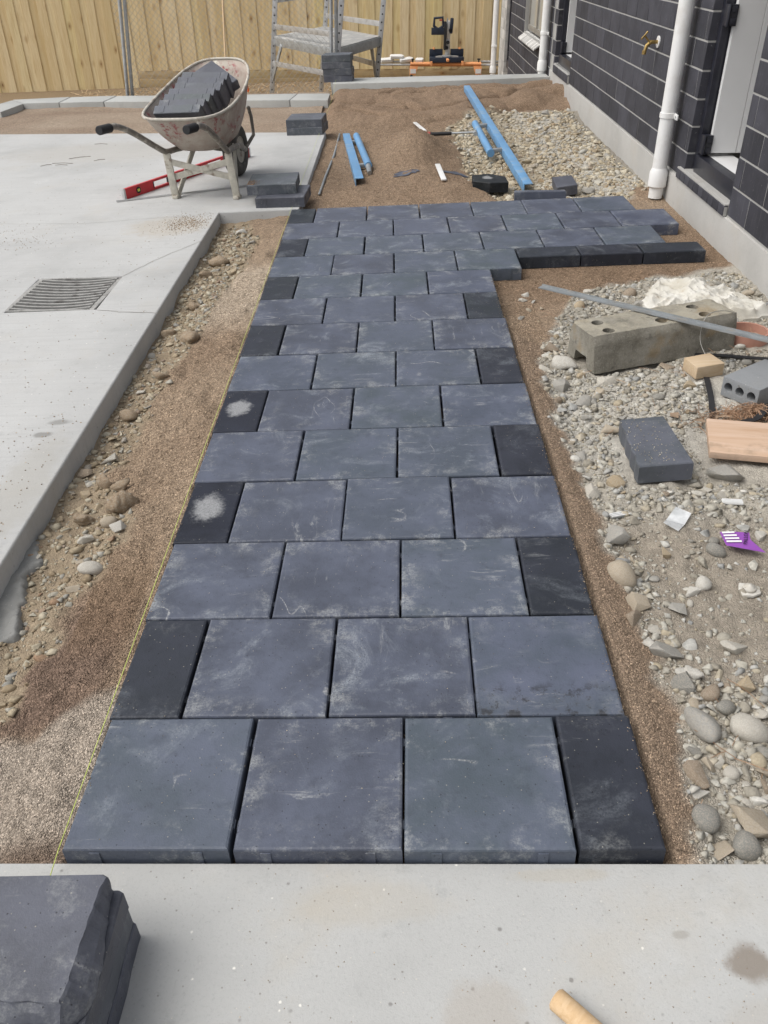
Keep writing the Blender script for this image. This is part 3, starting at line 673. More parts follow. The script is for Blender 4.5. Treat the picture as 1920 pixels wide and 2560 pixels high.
downpipe(2.885, 5.75, -.06, 2.5, .03, .54, 'white plastic downpipe standing in the sand at the corner of the side path')
downpipe(2.945, 12.17, -.8, 2.5, .1, .56, 'white plastic downpipe between the window and the second doorway, behind the retaining kerb')
downpipe(2.975, 18.72, -.8, 2.5, -.7, -.2, 'farthest white downpipe, at the far house corner in front of the timber fence')
tp = thing('garden_tap', 'brass garden tap on a white wall flange left of the near downpipe', 'tap', (HX(6.64)+.027, 6.64, .94), -.0075, None, LEAN); tp.scale = (.85, .85, .85)
MB().tube([(-.012, 0, 0), (.002, 0, 0)], .052, 20).build('flange', M['white'], tp, 'auto')
b_ = MB(); b_.tube([(-.01, 0, 0), (-.10, 0, 0)], .017, 12); b_.tube([(-.075, 0, .0), (-.11, 0, -.03), (-.125, 0, -.085)], [.019, .019, .015], 12); b_.tube([(-.125, 0, -.07), (-.127, 0, -.105)], .021, 8)
b_.build('spout', M['brass'], tp, 'auto')
MB().tube([(-.09, 0, .0), (-.145, 0, .055)], .009, 8).build('spindle', M['brass'], tp, 'auto')
MB().tube([(-.145-.03, -.02, .055-.028), (-.145, 0, .055), (-.145+.03, .02, .055+.028)], [.010, .007, .010], 8).build('handle', M['brass'], tp, 'auto')

# ---- timber fence
fence = thing('timber_fence', 'tall fence of pale upright pine palings across the back of the yard', 'fence', (0, 19.45, 0), -.0, None, LEAN)
x = 3.3; me = {}
bw = .192
i = 0
while x > -10.5:
    deep = x < -4.75; zb_ = (-1.3 if deep else -.60); key = (deep,)
    wdt = bw*random.choice([.92, 1, 1, 1.05])
    y = -.05*x*.9+(0.013 if i % 2 else -.013)
    m_ = MB().box((-wdt/2, -.011, zb_+random.uniform(-.012, .012)), (wdt/2, .011, 1.6)).mesh('paling', bevel=.003, seg=1); m_.materials.append(M['fence'])
    link('paling', m_, None, fence, (x-wdt/2, y, 0), (0, random.gauss(0, .004), 0)); x -= wdt-random.choice([.008, .012, .02]); i += 1
for z0, z1, yo in ((-.76, -.605, -.02), (-.93, -.765, -.035)):
    for k in range(4):
        xa, xb = 3.2-k*2.0, 3.2-(k+1)*2.0+.008
        MB().add([(xa, -.045*xa+yo, z0), (xb, -.045*xb+yo, z0), (xb, -.045*xb+yo+.04, z0), (xa, -.045*xa+yo+.04, z0), (xa, -.045*xa+yo, z1), (xb, -.045*xb+yo, z1), (xb, -.045*xb+yo+.04, z1), (xa, -.045*xa+yo+.04, z1)],
                 [(0,3,2,1),(4,5,6,7),(0,1,5,4),(1,2,6,5),(2,3,7,6),(3,0,4,7)]).build('base_board', M['sleeper'], fence, bevel=.004)

# ---- chain link site fence
cf = thing('site_fence', 'galvanised chain-link site fence panel with paired posts in front of the palings', 'site fence', (-1.6, 12.75, 0))
for a, b in (((-3.215, 12.75, -.45), (-2.985, 12.75, 1.5)), ((-3.155, 12.80, -.45), (-2.925, 12.80, 1.5)), ((-.06, 12.72, .36), (0.02, 12.72, 1.5)), ((.01, 12.78, .34), (.085, 12.78, 1.5))):
    MB((-1.6, 12.75, 0)).tube([a, b], .026, 12).build('post', M['steel'], cf, 'auto')
wm = MB((-1.6, 12.75, 0)); p = .085; z0, z1 = -.35, 1.4; x0, x1 = -3.15, 0.0
n_ = int((x1-x0+(z1-z0))/p)+1
for k in range(n_):
    for sgn in (1, -1):
        if sgn > 0: xs_, zs_ = x0+k*p-(z1-z0), z0
        else: xs_, zs_ = x0+k*p, z0
        xe, ze = (xs_+(z1-z0), z1) if sgn > 0 else (xs_-(z1-z0), z1)
        a = Vector((xs_, 12.75, zs_)); b = Vector((xe, 12.75, ze)); t0, t1 = 0, 1; dx = xe-xs_
        ta, tb = sorted(((x0-xs_)/dx, (x1-xs_)/dx)); t0, t1 = max(0, ta), min(1, tb)
        if t1-t0 > .01: wm.tube([a.lerp(b, t0)+Vector((0, sgn*.002, 0)), a.lerp(b, t1)+Vector((0, sgn*.002, 0))], .0022, 3, cap=False)
wm.build('wire_mesh', M['wire'], cf)

# ================================================================== OBJECTS
def gz(x, y): return float(gh(np.array([x]), np.array([y]))[0])
# ---- scaffold platform behind the kerb
sc = thing('work_platform', 'aluminium folding work platform with punched posts standing behind the kerb', 'work platform', (-.2, 14.5, GZ))
SO = (-.2, 14.5, GZ)
def lerp3(a, b, t): return tuple(a[i]+(b[i]-a[i])*t for i in range(3))
POST = {'a': ((-1.316, 15.24, -.449), (-1.101, 15.24, .956)), 'b': ((-.567, 16.75, -.686), (-.332, 16.75, .848)), 'c': ((.03, 12.8, .358), (.134, 12.8, 1.031)), 'd': ((.573, 14.36, -.143), (.724, 14.36, .928))}
PF = {}
for k, (lo, hi) in POST.items():
    tb = (GZ-lo[2])/(hi[2]-lo[2]); tt = (1.7-lo[2])/(hi[2]-lo[2]); a, b = lerp3(lo, hi, tb), lerp3(lo, hi, tt); PF[k] = (a, b)
    m_ = MB(SO).bar(a, b, .082, .05, (0, 1, 0)); po = m_.build('post', M['alu'], sc, bevel=.004)
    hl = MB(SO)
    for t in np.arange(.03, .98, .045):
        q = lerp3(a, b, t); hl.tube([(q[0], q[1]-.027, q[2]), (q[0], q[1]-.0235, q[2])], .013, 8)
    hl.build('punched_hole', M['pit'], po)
def onpost(k, z): a, b = PF[k]; return lerp3(a, b, (z-a[2])/(b[2]-a[2]))
zp = .40
c4 = [Vector(onpost(k, zp)) for k in 'abdc']
MB(SO).prism([tuple(c.xy) for c in c4], zp, zp+.035).build('deck', M['deck'], sc, bevel=.004)
for i_, (p_, q_) in enumerate(zip(c4, c4[1:]+c4[:1])):
    MB(SO).bar(p_+Vector((0, 0, -.045)), q_+Vector((0, 0, -.045)), .03, .13).build('deck_beam', M['steel'], sc, bevel=.004)
for (k1, z1_, k2, z2_) in (('a', .57, 'c', .60), ('b', .60, 'd', .60), ('a', .02, 'c', .08), ('b', .05, 'd', .02), ('a', .95, 'b', .95), ('c', 1.15, 'd', 1.15)):
    MB(SO).bar(onpost(k1, z1_), onpost(k2, z2_), .03, .075).build('rail', M['alu'], sc, bevel=.003)
for k1, k2, t in (('a', 'c', .14), ('c', 'a', .14), ('d', 'b', .16), ('b', 'd', .16), ('d', 'c', .2)):
    up = Vector(onpost(k1, zp-.08)).lerp(Vector(onpost(k2, zp-.08)), t); MB(SO).bar(up, onpost(k1, -.25), .028, .055).build('brace', M['steel'], sc, bevel=.003)
# ---- mitre saw on its stand
SY = 18.85
st = thing('saw_stand', 'orange and silver folding saw stand low against the timber fence', 'saw stand', (1.95, SY, GZ), 0, None, .04); so_ = (1.95, SY, GZ)
bz = -.52-GZ
MB().tube([(-.75, .05, bz), (.75, .05, bz)], .045, 12).build('beam', M['orange'], st, 'auto')
MB().tube([(-.75, -.10, bz+.02), (.75, -.10, bz+.02)], .03, 12).build('front_beam', M['orange'], st, 'auto')
for s in (-1, 1):
    rl = MB(); rl.tube([(s*.75, .02, bz+.05), (s*(1.38 if s < 0 else 1.12), .02, bz+.05)], .024, 8); rl.tube([(s*.75, -.05, bz-.0), (s*(1.38 if s < 0 else 1.12), -.05, bz-.0)], .024, 8); rl.build('extension_rail', M['alu'], st, 'auto')
    ft = MB().prism([(s*.74, 0), (s*.70, .02), (s*.58, .02), (s*.55, 0)], 0, .02)
    lg = MB(); lg.add([(s*.76, -.12, bz-.02), (s*.58, -.12, bz-.02), (s*.64, -.14, bz-.19), (s*.76, -.14, bz-.19), (s*.76, -.09, bz-.02), (s*.58, -.09, bz-.02), (s*.64, -.11, bz-.19), (s*.76, -.11, bz-.19)], [(0,1,2,3),(7,6,5,4),(0,4,5,1),(1,5,6,2),(2,6,7,3),(3,7,4,0)])
    lg.build('leg_bracket', M['orange'], st, bevel=.006)
    MB().box((min(s*.63, s*.75), -.151, bz-.155), (max(s*.63, s*.75), -.1415, bz-.07)).build('bracket_label', M['white'], st)
    MB().bar((s*.72, -.12, bz-.18), (s*.74, -.13, .0), .05, .05, (0, 1, 0)).build('foot', M['black'], st, bevel=.005)
    kb = MB(); kb.tube([(s*.70, -.04, bz+.04), (s*.70, -.04, bz+.10)], .016, 8); kb.lathe([(.035, bz+.09), (.035, bz+.115)], 8, (s*.70, -.04, 0)); kb.build('clamp_knob', M['black'], st)
sw = thing('mitre_saw', 'dark blue compound mitre saw with raised head and loop handle, on the orange stand', 'mitre saw', (1.98, SY, -.47), 0, None, .03)
bb = MB(); bb.prism([(-.36, -.17), (-.14, -.20), (.14, -.20), (.36, -.17), (.36, .13), (-.36, .13)], 0, .10); bb.build('base', M['navy'], sw, bevel=.015)
for s in (-1, 1):
    MB().box((min(s*.36, s*.08), .03, .10), (max(s*.36, s*.08), .075, .235)).build('guide_fence', M['navy'], sw, bevel=.008)
    MB().prism([(s*.10, -.19), (s*.24, -.17), (s*.17, -.07), (s*.10, -.06)] if s > 0 else [(-.10, -.06), (-.17, -.07), (-.24, -.17), (-.10, -.19)], .101, .125).build('table_wing', M['alu'], sw)
    MB().tube([(s*.27, -.0, .235), (s*.27, -.0, .27)], .025, 8).build('orange_knob', M['orange'], sw)
    MB().box((s*.33-.025, -.22, -.05), (s*.33+.025, -.175, .03)).build('clamp', M['orange'], sw, bevel=.004)
MB().lathe([(.10, .10), (.10, .125), (.085, .13)], 24, (0, -.03, 0)).build('turntable', M['alu'], sw, 'auto')
MB().bar((0, -.12, .07), (.015, -.30, .05), .05, .045).build('angle_lever', M['orange'], sw, bevel=.008)
ar = MB(); ar.bar((.02, .08, .10), (.02, .06, .42), .10, .11, (0, 1, 0)); ar.bar((.02, .06, .40), (.05, .02, .75), .085, .10, (0, 1, 0)); ar.build('arm', M['alu'], sw, bevel=.02)
for q in ((.06, -.03, .58), (.02, -.02, .36), (.0, -.0, .26)): MB().tube([(q[0], q[1]-.02, q[2]), (q[0], q[1]+.05, q[2])], .035, 12).build('pivot_bolt', M['black'], sw, 'auto')
MB().tube([(.03, .0, .60), (.03, .05, .60)], [.20, .20], 32).build('blade_disc', M['steel'], sw, 'auto', loc=(0, .06, 0)).scale = (.12, 1, 1)
MB().bar((-.045, 0, .22), (-.045, .02, .74), .05, .12, (0, 1, 0)).build('blade_guard', M['black'], sw, bevel=.015)
MB().bar((.075, 0, .52), (.095, .0, .80), .07, .10, (0, 1, 0)).build('motor_arm', M['navy'], sw, bevel=.02)
hd = [(-.285, .83), (-.10, .84), (-.09, .62), (-.10, .54), (-.315, .54), (-.32, .64)]
hm = MB(); hm.tube([(-.27, 0, .80), (-.10, 0, .81), (-.085, 0, .66), (-.19, 0, .60), (-.28, 0, .66)], .028, 10, True); hm.prism([(-.33, -.05), (-.07, -.05), (-.07, .05), (-.33, .05)], .50, .63); hm.build('loop_handle', M['navy'], sw, bevel=.012)
MB().bar((-.17, -.02, .765), (-.11, -.02, .765), .02, .03).build('trigger', M['grip_red'], sw)
for i_, (x_, z_, ry, lb) in enumerate(((.93, -.355, .05, 'white five-sided offcut resting on top of the other two on the saw rail'), (.72, -.41, .0, 'left of the two white offcuts lying under a third on the saw rail'), (1.13, -.42, -.05, 'right of the two white offcuts lying under a third on the saw rail'), (1.41, -.44, 0, 'small square white offcut on the orange beam left of the mitre saw'))):
    w_ = .075 if i_ == 3 else .13
    m_ = MB().prism([(-w_, -.05), (w_*.8, -.06), (w_*1.2, .0), (w_*.7, .06), (-w_*.9, .05), (-w_*1.15, 0)], 0, .055)
    o_ = m_.build('trim_offcut', M['white'], bevel=.004, loc=(x_, SY-.02, z_-.0), rot=(R(18), ry, random.uniform(-.3, .3))); tag(o_, lb, 'offcut')
# ---- broom
br = thing('broom', 'broom with orange bristles and pale handle standing behind the wheelbarrow', 'broom', (-1.53, 12.05, 0), -.1)
MB().box((-.30, -.035, .115), (.30, .035, .165)).build('head', M['black'], br, bevel=.01)
bs = MB()
for k in range(60):
    x_ = -.29+.58*k/59
    for yy in (-.02, 0, .02): bs.bar((x_, yy, .118), (x_*1.05+random.gauss(0, .004), yy*2.2, .012), .007, .012)
bs.build('bristles', M['bristle'], br)
MB().tube([(0, 0, .14), (0.01, .55, 1.75)], .0135, 10).build('handle', M['handle'], br, 'auto')

# ---- wheelbarrow
A = 0.186
wb = thing('wheelbarrow', 'battered paint-flaked wheelbarrow carrying dark pavers on the driveway', 'wheelbarrow', (-.752, 6.045, 0), -A)   # local: x to the right, y forwards
def rim(t):
    c, s = math.cos(t), math.sin(t); e = .62
    u = math.copysign(abs(c)**e, c); v = math.copysign(abs(s)**e, s)
    y = .40+.58*v; x = .365*u*(1-.16*max(0, v))-.105+.035*(y+.18)/1.16
    z = .635+.29*max(0, ((y+.18)/1.16))**1.6
    return Vector((x, y, z))
def bot(t):
    c, s = math.cos(t), math.sin(t); e = .6
    u = math.copysign(abs(c)**e, c); v = math.copysign(abs(s)**e, s)
    y = .38+.31*v; return Vector((.205*u-.05, y, .355+.06*max(0, (y-.05)/.65)))
NT, NR = 64, 9; vs_ = []; fs = []
for j in range(NR+1):
    q = j/NR; q2 = q**.85
    for i_ in range(NT):
        t = 2*math.pi*i_/NT; a, b = rim(t), bot(t); p = a.lerp(b, q2); bul = math.sin(q*math.pi)*.028
        d = Vector((p.x, p.y-.45, 0)); d = d.normalized() if d.length else d; p += d*bul; vs_.append(p)
for j in range(NR):
    for i_ in range(NT): fs.append((j*NT+i_, j*NT+(i_+1) % NT, (j+1)*NT+(i_+1) % NT, (j+1)*NT+i_))
fs.append(tuple(NR*NT+i_ for i_ in range(NT)))
tr = MB().add(vs_, fs).build('tray', M['tray'], wb, True); so2 = tr.modifiers.new('s', 'SOLIDIFY'); so2.thickness = .004
M['rimpaint'] = simple('worn_rim', (.50, .47, .41), .7, .1, .25, 14, .3, 40, dirt=((.26, .2, .16), 10))
MB().tube([rim(2*math.pi*i_/NT) for i_ in range(NT)], .012, 8, True).build('rim', M['rimpaint'], wb, True)
def spline(pts, n=6):
    out = []; P_ = [Vector(p) for p in pts]; P_ = [P_[0]*2-P_[1]]+P_+[P_[-1]*2-P_[-2]]
    for i_ in range(1, len(P_)-2):
        for k in range(n):
            t = k/n; a, b, c, d = P_[i_-1:i_+3]
            out.append(.5*((2*b)+(c-a)*t+(2*a-5*b+4*c-d)*t*t+(3*b-a-3*c+d)*t**3))
    return out+[P_[-2]]
for s in (-1, 1):
    hp = [(s*.33-.03, -.72, .672), (s*.33-.03, -.60, .66), (s*.315-.02, -.42, .585), (s*.28, -.16, .43), (s*.262, -.04, .375), (s*.235, .12, .365), (s*.19, .42, .33), (s*.09, .82, .222)]
    h_ = MB().tube(spline(hp), .0225, 12).build('handle', M['tube'], wb, True)
    gp = MB(); n_ = 9
    gp.tube([(s*.33-.03, -.875+.17*k/18, .682-.012*k/18) for k in range(19)], [.032 if k % 2 else .027 for k in range(19)], 14)
    gp.build('grip', M['black'], h_, 'auto')
    MB().bar((s*.262, -.05, .365), (s*.27, .0, .0), .062, .014, (0, 1, 0)).build('leg', M['leg'], wb, bevel=.002)
    MB().bar((s*.175, .34, .35), (s*.268, .02, .0), .056, .014, (1, 0, 0)).build('leg', M['leg'], wb, bevel=.002)
    MB().box((s*.268-.025, -.03, .0), (s*.268+.025, .05, .028)).build('foot', M['leg'], wb, bevel=.008)
    MB().tube([(s*.09, .82, .222), (s*.105, 1.05, .30), (s*.12, 1.0, .46), (s*.14, .9, .55)], .016, 8).build('front_stay', M['tube'], wb, True)
MB().bar((-.262, -.015, .17), (.262, -.035, .30), .048, .010, (0, 1, 0)).build('cross_brace', M['leg'], wb, bevel=.0015)
MB().bar((-.262, -.04, .30), (.262, -.01, .17), .048, .010, (0, 1, 0)).build('cross_brace', M['leg'], wb, bevel=.0015)
wh = MB(); prof = [(.11, -.05), (.17, -.062), (.205, -.048), (.22, -.016), (.22, .016), (.205, .048), (.17, .062), (.11, .05)]
n_ = 36; wh.add([(z, .82+r_*math.cos(k*2*math.pi/n_), .221+r_*math.sin(k*2*math.pi/n_)) for r_, z in prof for k in range(n_)], [(a*n_+k, a*n_+(k+1) % n_, (a+1)*n_+(k+1) % n_, (a+1)*n_+k) for a in range(len(prof)-1) for k in range(n_)])
M['tyre'] = simple('dusty_tyre', (.075, .07, .062), .85, 0, .3, 12, .2, dirt=((.2, .185, .16), 8))
wheel = wh.build('wheel', M['tyre'], wb, True)
MB().tube([(-.045, .82, .221), (.045, .82, .221)], .12, 24).build('hub', M['leg'], wheel, 'auto'); MB().tube([(-.10, .82, .221), (.10, .82, .221)], .011, 8).build('axle', M['tube'], wheel, 'auto')
# pavers in the barrow: seven leaning on edge, one askew on top
WM = Matrix.Translation((-.752, 6.045, 0)) @ Matrix.Rotation(-A, 4, 'Z')
def inbarrow(me, loc, rot):
    o = link('loose_paver', me); o.matrix_world = WM @ Matrix.Translation(loc) @ rot; return o
ORD = ['nearest the handles', 'second from the handles', 'third from the handles', 'fourth from the handles', 'fifth from the handles', 'sixth from the handles', 'farthest from the handles']
for k in range(7):
    o = inbarrow(PM['paver_mid', 'hh'], (-.145+.018*k+random.gauss(0, .006), .06+.070*k, .575+.030*k), Matrix.Rotation(R(128), 4, 'X') @ Matrix.Rotation(R(random.gauss(0, 2.2)), 4, 'Z'))
    tag(o, 'dark paver leaning on edge in the wheelbarrow, '+ORD[k], 'paver', 'pavers in the wheelbarrow')
o = inbarrow(PM['paver_mid', 'hh'], (-.02, .62, .835), Matrix.Rotation(R(-38), 4, 'Z') @ Matrix.Rotation(R(18), 4, 'Y') @ Matrix.Rotation(R(24), 4, 'X'))
tag(o, 'dark paver lying askew on top of the others in the wheelbarrow', 'paver', 'pavers in the wheelbarrow')

# ---- spirit level and straight edge
def along(a, b): a, b = Vector(a), Vector(b); return math.atan2((b-a).y, (b-a).x), (b-a).length
an, L_ = along((-1.461, 6.115, 0), (-.609, 7.65, 0))
lv = thing('spirit_level', 'long red spirit level standing on edge under the wheelbarrow', 'spirit level', (-1.461, 6.115, 0), an)
def holed(x0, x1):   # I-beam body cut around the hand hole
    m_ = MB()
    for a, b, z0, z1 in ((0.02, x0, 0, .085), (x0, x1, 0, .018), (x0, x1, .067, .085), (x1, 1.1, 0, .085), (1.1, 1.32, 0, .018), (1.1, 1.32, .067, .085), (1.32, L_-.02, 0, .085)): m_.box((a, -.013, z0), (b, .013, z1))
    return m_
holed(.36, .56).build('body', M['red'], lv)
for a in (0, L_-.02): MB().box((a, -.014, 0), (a+.02, .014, .086)).build('end_cap', M['alu'], lv, bevel=.002)
M['vial'] = simple('vial_yellow', (.62, .66, .10), .25)
for a in (.17, L_-.2):
    MB().tube([(a, -.0165, .043), (a, .0165, .043)], .026, 20).build('vial_ring', M['black'], lv, 'auto')
    MB().box((a-.015, -.0185, .032), (a+.015, .0185, .054)).build('vial', M['vial'], lv, bevel=.003)
for a, b in ((.355, .365), (.555, .565)): MB().box((a, -.0145, .015), (b, .0145, .07)).build('hole_trim', M['black'], lv)
an, L_ = along((-1.512, 6.06, 0), (-.33, 6.47, 0))
se = thing('straight_edge', 'long thin silver straight edge lying on the driveway below the red level', 'straight edge', (-1.512, 6.06, .002), an)
MB().box((0, -.022, 0), (L_, .022, .005)).build('blade', M['alu'], se); MB().box((0, -.022, .0052), (L_, -.017, .014)).build('lip', M['alu'], se)
# ---- loose pavers and stacks
def lp(me, loc, rz, label, group=None, rx=0, ry=0):
    o = link('loose_paver', me, None, None, loc, (rx, ry, rz)); return tag(o, label, 'paver', group)
lp(PM['paver_mid', 'f'], (-.083, 5.86, T), R(-3), 'lower grey-blue paver of the pair at the driveway corner beside the path', 'paired pavers on the driveway')
lp(PM['paver_mid', 'f'], (-.165, 5.955, 2*T+.001), R(1), 'upper grey-blue paver of the pair at the driveway corner, dusted with sand', 'paired pavers on the driveway')
lp(PM['paver_mid', 'f'], (-.125, 8.83, T), R(-6), 'lower dark paver of the pair at the far driveway corner', 'paired pavers on the driveway')
lp(PM['paver_mid', 'f'], (-.13, 8.835, 2*T+.001), R(-4), 'upper dark paver of the pair at the far driveway corner', 'paired pavers on the driveway')
for k, nm in enumerate(('bottom', 'second from bottom', 'third from bottom', 'top')):
    lp(PM['paver_mid', 'f'], (.05+(-.012, .008, -.006, .004)[k]+.02*(k == 0), 12.32, .062+.001*k+T*(k+1)*1.1), R(-5+(2, -1, 1, -1)[k]), nm+' dark paver of the four stacked on the kerb by the work platform', 'pavers stacked on the kerb').scale = (1.05, .7, 1.1)
# broken / cut pieces: irregular slabs
def slab(name, poly, z0, z1, mat, ch=.005, rough=0):
    n = len(poly); c = Vector((sum(p[0] for p in poly)/n, sum(p[1] for p in poly)/n))
    ins = [tuple(Vector(p)+(c-Vector(p)).normalized()*ch) for p in poly]
    m_ = MB(); m_.add([(x, y, z0) for x, y in poly]+[(x, y, z1-ch) for x, y in poly]+[(x, y, z1) for x, y in ins],
        [tuple(range(n))[::-1], tuple(range(2*n, 3*n))]+[(i, (i+1) % n, n+(i+1) % n, n+i) for i in range(n)]+[(n+i, n+(i+1) % n, 2*n+(i+1) % n, 2*n+i) for i in range(n)])
    return m_.mesh(name)
def jag(a, b, n, amp): 
    a, b = Vector(a), Vector(b); d = b-a; nn = Vector((-d.y, d.x)).normalized()
    return [tuple(a+d*(k/n)+nn*(random.uniform(-amp, amp) if 0 < k < n else 0)) for k in range(n)]
def cut(poly, loc, rz, mk, label, th=T, rx=0, ry=0, ch=.005):
    me = slab('paver_offcut', poly, -th, 0, M[mk], ch); me.materials.append(M[mk]); o = link('paver_offcut', me, None, None, loc, (rx, ry, rz)); return tag(o, label, 'paver piece')
M['paver_spot2'] = paver_mat('paver_cut_chalked_small', (.013, .014, .018), .15, spot=True, spec=.2)
cut([(-.15, -.09), (-.02, -.17), (.14, -.16), (.15, .06), (.02, .17), (-.13, .12)], (1.62, 6.30, .012), R(3), 'paver_spot2', 'small black cut paver with a pale smudge, on the sand behind the path', ry=R(2))
cut([(-.2, -.06), (.2, -.06), (.2, .05)]+jag((.2, .05), (-.2, .06), 8, .01)[1:]+[(-.2, .06)], (1.965, 5.735, .03), R(-5), 'paver', 'narrow grey paver strip laid against the back row of the side path', rx=R(-8))
cut([(-.10, -.13), (.07, -.14), (.10, .1), (-.06, .13)], (2.22, 6.11, .012), R(8), 'paver_mid', 'grey cut paver block on the rubble beside the narrow strip', ry=R(-5), rx=R(4))
WOB = [(-.083, .12), (-.079, .08), (-.088, .03), (-.086, -.02), (-.095, -.06), (-.092, -.11), (-.102, -.15)]
me_poly = [(-.10, -.19), (.11, -.19), (.11, .19), (-.075, .19)]+WOB
cut(me_poly, (1.822, 1.79, .012), R(2), 'paver_mid', 'dark half paver with a broken left edge lying on the pale rubble', ry=R(-2))

def wob(a, b, n, amp, seed):
    a, b = Vector(a), Vector(b); d = b-a; nn = Vector((-d.y, d.x)).normalized(); t = np.arange(n)/n
    w1 = fbm(t*7+seed*3.7, t*0+seed, 4, 7)*2*amp
    return [tuple(a+d*float(t[k])+nn*float(w1[k])) for k in range(n)]
# the stack of broken pavers on the slab
for k, nm in enumerate(('bottom', 'second', 'third', 'top')):
    r_ = (.224, .220, .222, .202)[k]; fy = (-.62, -.60, -.61, -.43)[k]; z0 = -.041+.0575*k; me = MB(); br_ = k == 3
    e1 = wob((r_, -.184), (r_-.016*br_, fy), 30, .0012+.0025*br_, k); e2 = wob((r_-.016*br_, fy), (-.25, fy+.045*br_), 40, .0012+.004*br_, k+9)
    poly = [(-.25, -.178), (r_-.01, -.178)]+e1+e2+[(-.25, fy+.045*br_)]
    n = len(poly); cc = Vector((0, -.32))
    def out(i_, p, q): # fractured flank: bulges below the top edge on the right and front of the top paver
        t = (i_-2)/30 if i_ < 32 else 1.0
        d = Vector((1, 0)) if i_ < 32 else Vector((.0, -1)); f_ = .028*min(1, max(0, t)*1.6) if 2 <= i_ < n-1 else 0
        return tuple(Vector(p)+d*(f_*q+.004*float(fbm(np.array(i_*.35), np.array(q*3.), 3, 13))*(2 <= i_ < n-1))) if br_ else p
    hs_ = (0, .014, .028, .042, .0515, .0555); qs = (1.15, 1.05, .8, .35, 0, 0)
    rings = []
    for h_, q in zip(hs_, qs):
        if h_ == .0555: rings.append([(*(Vector(p)+(cc-Vector(p)).normalized()*.0035), z0+h_) for p in poly])
        else: rings.append([(*out(i_, p, q), z0+h_) for i_, p in enumerate(poly)])
    me.add([p for r2 in rings for p in r2], [tuple(range(n))[::-1], tuple(range(5*n, 6*n))]+[(r2*n+i_, r2*n+(i_+1) % n, r2*n+n+(i_+1) % n, r2*n+n+i_) for r2 in range(5) for i_ in range(n)])
    o = me.build('broken_paver', M['paver_mid'], loc=(0, 0, 0)); tag(o, {'bottom': 'lowest', 'second': 'second from bottom', 'third': 'third from bottom', 'top': 'topmost'}[nm]+' of the rough-edged broken pavers stacked on the near slab', 'paver piece', 'broken pavers stacked on the slab')
# ---- string line
MB().tube([(-.022, -.055, -.037), (-.006, .0, .004), (-.004, 2.5, .003), (0, 5.6, .004), (.03, 11.0, .03), (.03, 12.0, .12)], [.0013, .0013, .0012, .0010, .0008, .0008], 6).build('string_line', M['string'])
tag(bpy.data.objects['string_line'], 'taut yellow-green string line along the left edge of the path', 'string')
# ---- mallet
ml = thing('mallet', 'wooden-handled mallet lying on the near concrete slab', 'mallet', (1.093, -.337, -.018), R(-45))
MB().tube([(-.004, 0, 0), (0, 0, 0), (.12, 0, .0), (.34, 0, .0)], [.018, .0225, .022, .019], 20).build('handle', M['handle'], ml, 'auto')
MB().box((.30, -.07, -.02), (.37, .07, .06)).build('head', M['black'], ml, bevel=.012)
# ---- things on the far sand
def onsand(x, y, d=0): return gz(x, y)+d
pts = [(.175, 6.2), (.19, 6.9), (.212, 7.85), (.215, 8.6), (.205, 9.4)]
tag(MB().tube(spline([(x, y, onsand(x, y, .012)) for x, y in pts]), .011, 8).build('bent_tube', M['strip'], smooth=True), 'thin bent grey tube lying on the sand beside the driveway edge', 'tube')
def prop(name, label, a, b, tubepts, w_=.075, h_=.06):
    an, L_ = along(a, b); za = a[2]
    t = thing(name, label, 'steel angle', a, an); sl_ = math.atan2(b[2]-a[2], L_); t.rotation_euler = (0, -sl_, an)
    m_ = MB(); m_.box((0, -w_/2, h_), (L_, w_/2, h_+.008)); m_.build('top_flange', M['blue'], t, bevel=.002)
    MB().box((0, w_/2-.008, 0), (L_, w_/2, h_-.0005)).build('side_flange', M['blue'], t, bevel=.002)
    return t, L_
t1, L1 = prop('screed_angle', 'shorter sky-blue steel screed with tube handle on the sand near the driveway', (.51, 6.50, onsand(.51, 6.5, -.005)), (.30, 8.74, onsand(.3, 8.74, -.005)), None)
MB().tube([(.45, -.115, .075), (1.95, -.095, .085)], .034, 14).build('tube_handle', M['blue'], t1, 'auto'); 
for a in (.6, 1.8): MB().bar((a, -.1, .05), (a, -.03, .05), .05, .035).build('bracket', M['strip'], t1, bevel=.006)
MB().tube([(.28, -.11, .045), (.46, -.112, .072)], [.02, .028], 10).build('tube_end', M['strip'], t1, 'auto')
t2, L2 = prop('screed_angle', 'longer sky-blue steel screed with tube handle lying across rubble and sand', (1.925, 6.10, onsand(1.92, 6.1, .02)), (1.785, 10.88, onsand(1.785, 10.88, 0)), None)
MB().tube([(1.2, .155, .045), (2.55, .15, .045)], .036, 14).build('tube_handle', M['blue'], t2, 'auto')
for a in (1.3, 2.42): MB().bar((a, .13, .045), (a, .03, .05), .05, .035).build('bracket', M['strip'], t2, bevel=.006)
for nm, a, b, lb in (('white_stick', (1.068, 9.38), (1.138, 8.07), 'longer white plastic stick on the sand beyond the hammer'), ('white_stick', (1.208, 6.84), (1.236, 6.28), 'shorter white plastic stick in the sand near the back row of pavers')):
    tag(MB().bar((*a, onsand(*a, .03)), (*b, onsand(*b, .022)), .045 if a[1] < 8 else .04, .012).build(nm, M['white'], bevel=.003), lb, 'stick')
hm_ = thing('hammer', 'claw hammer with red-tipped black grip lying where sand meets rubble', 'hammer', (1.169, 8.2, onsand(1.25, 8.2, .028)), -.06)
MB().tube([(0, 0, 0), (.03, 0, .0)], [.024, .027], 12).build('grip_end', M['grip_red'], hm_, 'auto')
MB().tube([(.031, 0, 0), (.10, 0, .002), (.25, 0, .004)], [.022, .018, .019], 12).build('grip', M['black'], hm_, 'auto')
